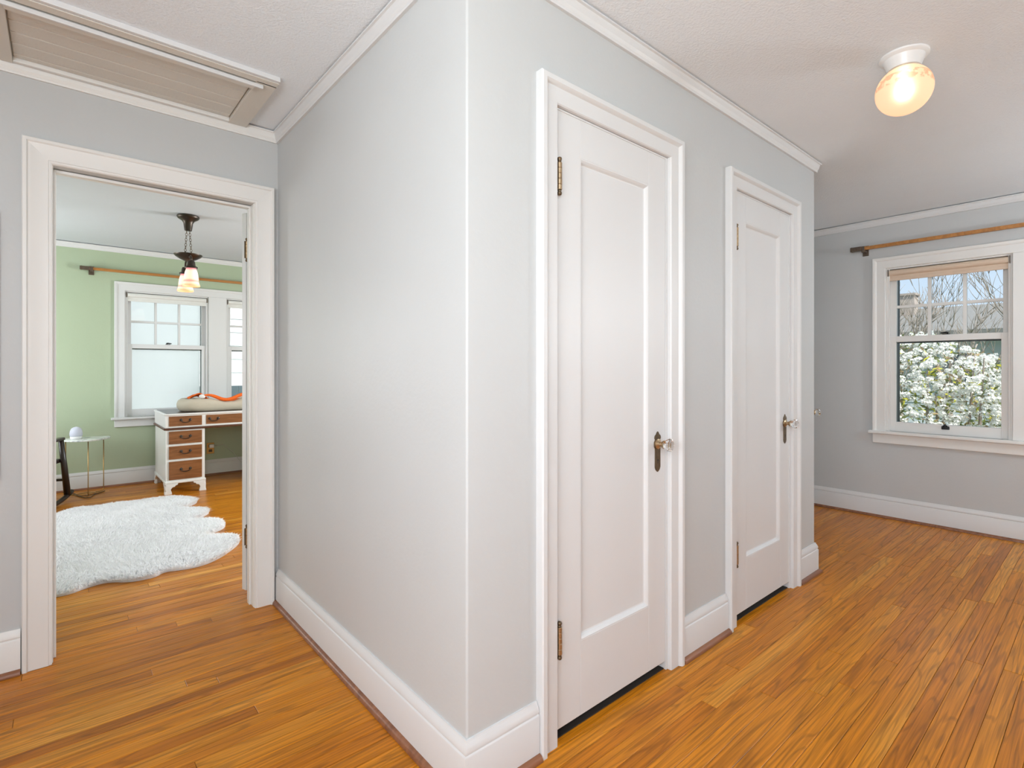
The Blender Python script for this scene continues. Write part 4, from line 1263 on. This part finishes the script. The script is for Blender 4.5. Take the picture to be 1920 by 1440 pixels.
# ---- framed mirror whose edge just enters at the left of the picture
fr_ = tag(empty('wall_mirror', (-1.33, LY, 0.77)), 'thin brown framed wall mirror at the left picture edge', 'mirror')
mm, n_, l_, b_ = new_mat('mirror_silver'); b_.inputs['Metallic'].default_value = 1; b_.inputs['Roughness'].default_value = 0.03; b_.inputs['Base Color'].default_value = (0.85, 0.86, 0.86, 1)
for x0, x1, z0, z1 in ((-0.295, -0.275, 0, 1.04), (0.275, 0.295, 0, 1.04), (-0.275, 0.275, 0, 0.02), (-0.275, 0.275, 1.02, 1.04)):
    mb = MB(); mb.box(x0, x1, -0.02, 0, z0, z1); mb.build('mirror_frame', M['band'], fr_, bevel=0.002)
mb = MB(); mb.box(-0.275, 0.275, -0.010, 0, 0.02, 1.02); mb.build('mirror_glass', mm, fr_)

# ================================================================== OUTDOORS
mb = MB(); mb.box(-60, 80, -60, 80, -0.75, -0.55)
tag(mb.build('lawn', M['lawn']), 'green lawn around the house outside the windows', 'lawn', kind='structure')

# ---- white flowering rhododendron right outside the far window
bush = tag(empty('flowering_bush', (5.9, -0.45, -0.55)), 'white blossoming rhododendron bush outside the far window', 'bush')
def truss(seed):
    r = random.Random(seed); mb = MB()
    for k in range(7):
        a = 2 * PI * k / 6 + r.uniform(-.3, .3); el = r.uniform(0.15, 0.75) if k < 6 else 1.45
        d = Vector((math.cos(a) * math.cos(el), math.sin(a) * math.cos(el), math.sin(el)))
        c = d * 0.022
        u = d.orthogonal().normalized(); w = d.cross(u)
        ps = [c]
        for q in range(10):
            b = 2 * PI * q / 10
            rr = 0.023 if q % 2 == 0 else 0.012
            ps.append(c + (u * math.cos(b) + w * math.sin(b)) * rr + d * (0.016 if q % 2 == 0 else 0.010))
        mb.add(ps, [(0, q + 1, (q + 1) % 10 + 1) for q in range(10)])
    me = bpy.data.meshes.new('blossom'); me.from_pydata([tuple(p) for p in mb.v], [], mb.f); me.materials.append(M['petal'])
    return me
trusses = [truss(k) for k in range(4)]
cands = []
for k in range(3400):
    # shell of a mounded shrub, facing the house
    yy = random.uniform(-2.3, 1.3); 
    top = 1.42 + 0.10 * math.sin(2.3 * yy + 1.0) + 0.09 * math.sin(5.1 * yy)
    z = random.uniform(0.15, top)
    bulge = 5.35 + 0.75 * max(0, (z - 0.5) / 1.0) ** 2.2 + 0.14 * math.sin(6 * yy + 3 * z) + 0.10 * math.sin(9 * z - 4 * yy)
    cands.append((bulge + random.uniform(0, 0.35), yy, z))
def vis(c):
    q = project(*c)
    return q and 1672 < q[0] < 1895 and 600 < q[1] < 815
inview = [c for c in cands if vis(c)]
hidden = [c for c in cands if not vis(c)]
blossoms = inview[:275]
more = inview[275:560] + hidden[:500]
bp0 = Vector(bush.location)
def orient(c):
    out = Vector((-0.8 + random.uniform(-.35, .35), random.uniform(-.5, .5), 0.55 + random.uniform(-.2, .4)))
    return out.to_track_quat('Z', 'Y')
for c in blossoms:
    o = bpy.data.objects.new('blossom', trusses[random.randrange(4)]); COL.objects.link(o); o.parent = bush
    o.location = Vector(c) - bp0; o.rotation_mode = 'QUATERNION'; o.rotation_quaternion = orient(c)
    s = random.uniform(0.55, 0.95); o.scale = (s, s, s)
mb = MB()
for c in more:
    t = trusses[random.randrange(4)]; q = orient(c); s = random.uniform(.5, .85)
    mb.add([Vector(c) - bp0 + q @ (v_.co * s) for v_ in t.vertices], [tuple(p.vertices) for p in t.polygons])
me = bpy.data.meshes.new('far_blossoms'); me.from_pydata([tuple(p) for p in mb.v], [], mb.f); me.materials.append(M['petal'])
o = bpy.data.objects.new('far_blossoms', me); COL.objects.link(o); o.parent = bush; o['kind'] = 'stuff'
def leaves(pts, size, mats, name, parent, origin, weights):
    V = []; F = []; MI = []
    for c in pts:
        d = Vector((random.uniform(-1, 0.4), random.uniform(-1, 1), random.uniform(-.4, .9))).normalized()
        u = d.orthogonal().normalized(); u.rotate(Matrix.Rotation(random.uniform(0, 6.28), 3, d))
        L = size * random.uniform(.6, 1.3); W = L * 0.32
        p = Vector(c) - origin
        k = len(V)
        V += [p, p + d * L * .45 + u * W * .5 + Vector((0, 0, .004)), p + d * L, p + d * L * .45 - u * W * .5 + Vector((0, 0, .004))]
        F += [(k, k + 1, k + 2), (k, k + 2, k + 3)]
        mi = random.choices(range(len(mats)), weights)[0]; MI += [mi, mi]
    me = bpy.data.meshes.new(name); me.from_pydata([tuple(p) for p in V], [], F)
    for m_ in mats: me.materials.append(m_)
    me.polygons.foreach_set('material_index', MI)
    o = bpy.data.objects.new(name, me); COL.objects.link(o); o.parent = parent; o['kind'] = 'stuff'
    return o
lp = []
for k in range(9000):
    yy = random.uniform(-2.4, 1.4)
    top = 1.40 + 0.10 * math.sin(2.3 * yy + 1.0) + 0.09 * math.sin(5.1 * yy)
    z = random.uniform(-0.3, top)
    bulge = 5.42 + 0.75 * max(0, (z - 0.5) / 1.0) ** 2.2 + 0.14 * math.sin(6 * yy + 3 * z) + 0.10 * math.sin(9 * z - 4 * yy)
    lp.append((bulge + random.uniform(0.0, 0.75), yy, z))
leaves(lp, 0.070, [M['leaf'], M['leaf_bronze'], M['leaf_yellow']], 'foliage', bush, bp0, [0.55, 0.33, 0.12])
mb = MB()
for k in range(26):
    yy = random.uniform(-2.0, 1.0); x0 = 6.2
    mb.tube([(x0 - bp0.x, yy * .4 - bp0.y - .2, 0.0), (5.9 - bp0.x, yy * .8 - bp0.y, 0.9), (5.65 - bp0.x + random.uniform(0, .5), yy - bp0.y, 1.6 + random.uniform(-.2, .3))], [0.03, 0.018, 0.006], 6)
mb.build('branches', M['bark'], bush)

# yellow-green shrub showing through behind it
sh2 = tag(empty('yellow_shrub', (7.35, -1.0, -0.55)), 'yellow green shrub showing behind the white blossoms', 'shrub')
pts = [(7.35 + random.gauss(0, .22), -1.0 + random.gauss(0, 0.9), random.uniform(-0.4, 1.22)) for k in range(3500)]
leaves(pts, 0.10, [M['leaf_yellow'], M['leaf']], 'foliage', sh2, Vector(sh2.location), [0.7, 0.3])
mb = MB()
for k in range(9):
    yy = random.uniform(-1.2, 1.2); mb.tube([(0, yy * .3, 0), (random.uniform(-.2, .2), yy * .8, .9), (random.uniform(-.4, .4), yy, 1.7)], [.025, .015, .006], 5)
mb.build('stems', M['bark'], sh2)

# ---- bare trees
def bare_tree(label, base, height, seed, spread=0.5, r0=0.07):
    r = random.Random(seed)
    root = tag(empty('bare_tree', base), label, 'tree', 'bare garden trees')
    trunk = MB(); twig = MB()
    def grow(p, d, L, rad, depth):
        pts = [p]; rr = [rad]
        q = Vector(p); dd = Vector(d)
        for k in range(4):
            dd = (dd + Vector((r.gauss(0, .10), r.gauss(0, .10), r.gauss(0.04, .06)))).normalized()
            q = q + dd * L / 4; pts.append(q.copy()); rr.append(rad * (1 - 0.14 * (k + 1)))
        (trunk if depth < 2 else twig).tube(pts, rr, 5 if depth < 2 else 4)
        if depth >= 4: return
        for k in range(r.randint(3, 5) if depth < 3 else 4):
            i = r.randint(2, 4)
            ax = Vector((r.uniform(-1, 1), r.uniform(-1, 1), 0.1)).normalized()
            nd = (dd * 0.9 + ax * spread * r.uniform(.7, 1.3) + Vector((0, 0, .12))).normalized()
            grow(pts[i], nd, L * r.uniform(.58, .78), max(rr[i] * 0.52, 0.0045), depth + 1)
    grow(Vector((0, 0, 0)), Vector((0, 0, 1)), height * 0.33, r0, 0)
    trunk.build('trunk', M['bark'], root, smooth=True); o = twig.build('twigs', M['bark'], root, smooth=True); o['kind'] = 'stuff'
bare_tree('bare tree in front of the chimney, left of the garden view', (11.0, 2.35, -0.55), 5.2, 3, 0.5, 0.06)
bare_tree('bare tree in the middle of the garden view', (12.0, 0.75, -0.55), 6.2, 8, 0.42, 0.075)
bare_tree('bare tree at the right of the garden view', (10.5, -0.75, -0.55), 6.4, 21, 0.36, 0.075)
bare_tree('slim bare tree beside the chimney in the garden view', (14.5, 2.2, -0.55), 4.6, 45, 0.5, 0.05)
bare_tree('short twiggy bare tree rising behind the blossoms, left of the window middle', (9.9, 1.30, -0.55), 3.8, 52, 0.55, 0.035)
bare_tree('short twiggy bare tree rising behind the blossoms, right of the window middle', (10.0, 0.00, -0.55), 3.7, 63, 0.55, 0.035)
bare_tree('thin bare sapling farthest right in the garden view', (13.0, -2.1, -0.55), 5.6, 33, 0.4, 0.05)

# ---- neighbouring grey house with chimney
hs = tag(empty('neighbour_house', (17.0, 2.0, -0.55)), 'grey sided neighbour house with chimney behind the bare trees', 'house')
def hsb(nm, x0, x1, y0, y1, z0, z1, mat, par=hs):
    mb = MB(); mb.box(x0 - 17, x1 - 17, y0 - 2, y1 - 2, z0 + .55, z1 + .55); return mb.build(nm, mat, par)
hsb('wall', 17, 22, -6, 7.5, -0.55, 2.15, M['siding_grey'])
k = 0
zz = -0.5
while zz < 2.10:
    mb = MB(); mb.add([(0 - .022, -8, zz + .55), (-.022, 5.5, zz + .55), (-.004, 5.5, zz + .745), (-.004, -8, zz + .745)], [(0, 1, 2, 3)])
    mb.add([(0, -8, zz + .55), (0, 5.5, zz + .55), (-.022, 5.5, zz + .55), (-.022, -8, zz + .55)], [(0, 1, 2, 3)])
    mb.build('siding_board', M['siding_grey'], hs); zz += 0.195
mb = MB(); mb.add([(-.5, -8.4, 2.62), (-.5, 5.9, 2.62), (2.5, 5.9, 3.50), (2.5, -8.4, 3.50), (5.5, -8.4, 2.62), (5.5, 5.9, 2.62), (-.5, -8.4, 2.74), (-.5, 5.9, 2.74), (2.5, 5.9, 3.62), (2.5, -8.4, 3.62)],
                  [(0, 1, 2, 3), (6, 7, 8, 9), (0, 1, 7, 6), (3, 2, 5, 4), (9, 8, 5, 4)])
mb.build('roof', M['roof'], hs)
ch = hsb('chimney', 18.6, 19.1, 2.88, 3.24, 2.0, 3.42, M['stone'])
mb = MB(); mb.box(1.56, 2.14, 0.84, 1.28, 3.97, 4.03); mb.build('chimney_cap', M['stone'], ch)
for a, b in ((-3.2, -2.4), (1.2, 2.0)):
    wf = hsb('window', 16.93, 17.0, a, b, 0.6, 1.7, M['siding_white'])
    mb = MB(); mb.box(-.075, -.072, a - 2 + .08, b - 2 - .08, 1.23, 2.17); mb.build('pane', M['blue_dark'], wf)

# ---- white house next door seen through the bedroom windows
nh = tag(empty('white_house', (0, 9.2, -0.55)), 'bright white sided house next door outside the bedroom windows', 'house')
mb = MB(); mb.box(-8, 9, 0.03, 4, 0, 6.0); mb.build('wall', M['siding_white'], nh)
zz = 0.0
while zz < 5.9:
    mb = MB(); mb.add([(-8, 0.014, zz), (9, 0.014, zz), (9, 0.022, zz + .24), (-8, 0.022, zz + .24)], [(0, 1, 2, 3)])
    mb.add([(-8, 0.03, zz), (9, 0.03, zz), (9, 0.014, zz), (-8, 0.014, zz)], [(0, 1, 2, 3)])
    mb.build('siding_board', M['siding_white'], nh); zz += 0.24
mb = MB(); mb.box(-8.4, 9.4, -0.55, 4.4, 6.0, 6.2); mb.build('eave', M['blue_dark'], nh)
fe = tag(empty('board_fence', (0, 8.3, -0.55)), 'slate blue board fence outside the bedroom windows', 'fence')
for k in range(28):
    mb = MB(); mb.box(0.78 + k * 0.15, 0.78 + k * 0.15 + 0.145, 0, 0.02, 0, 1.47); mb.build('board', M['blue_dark'], fe)
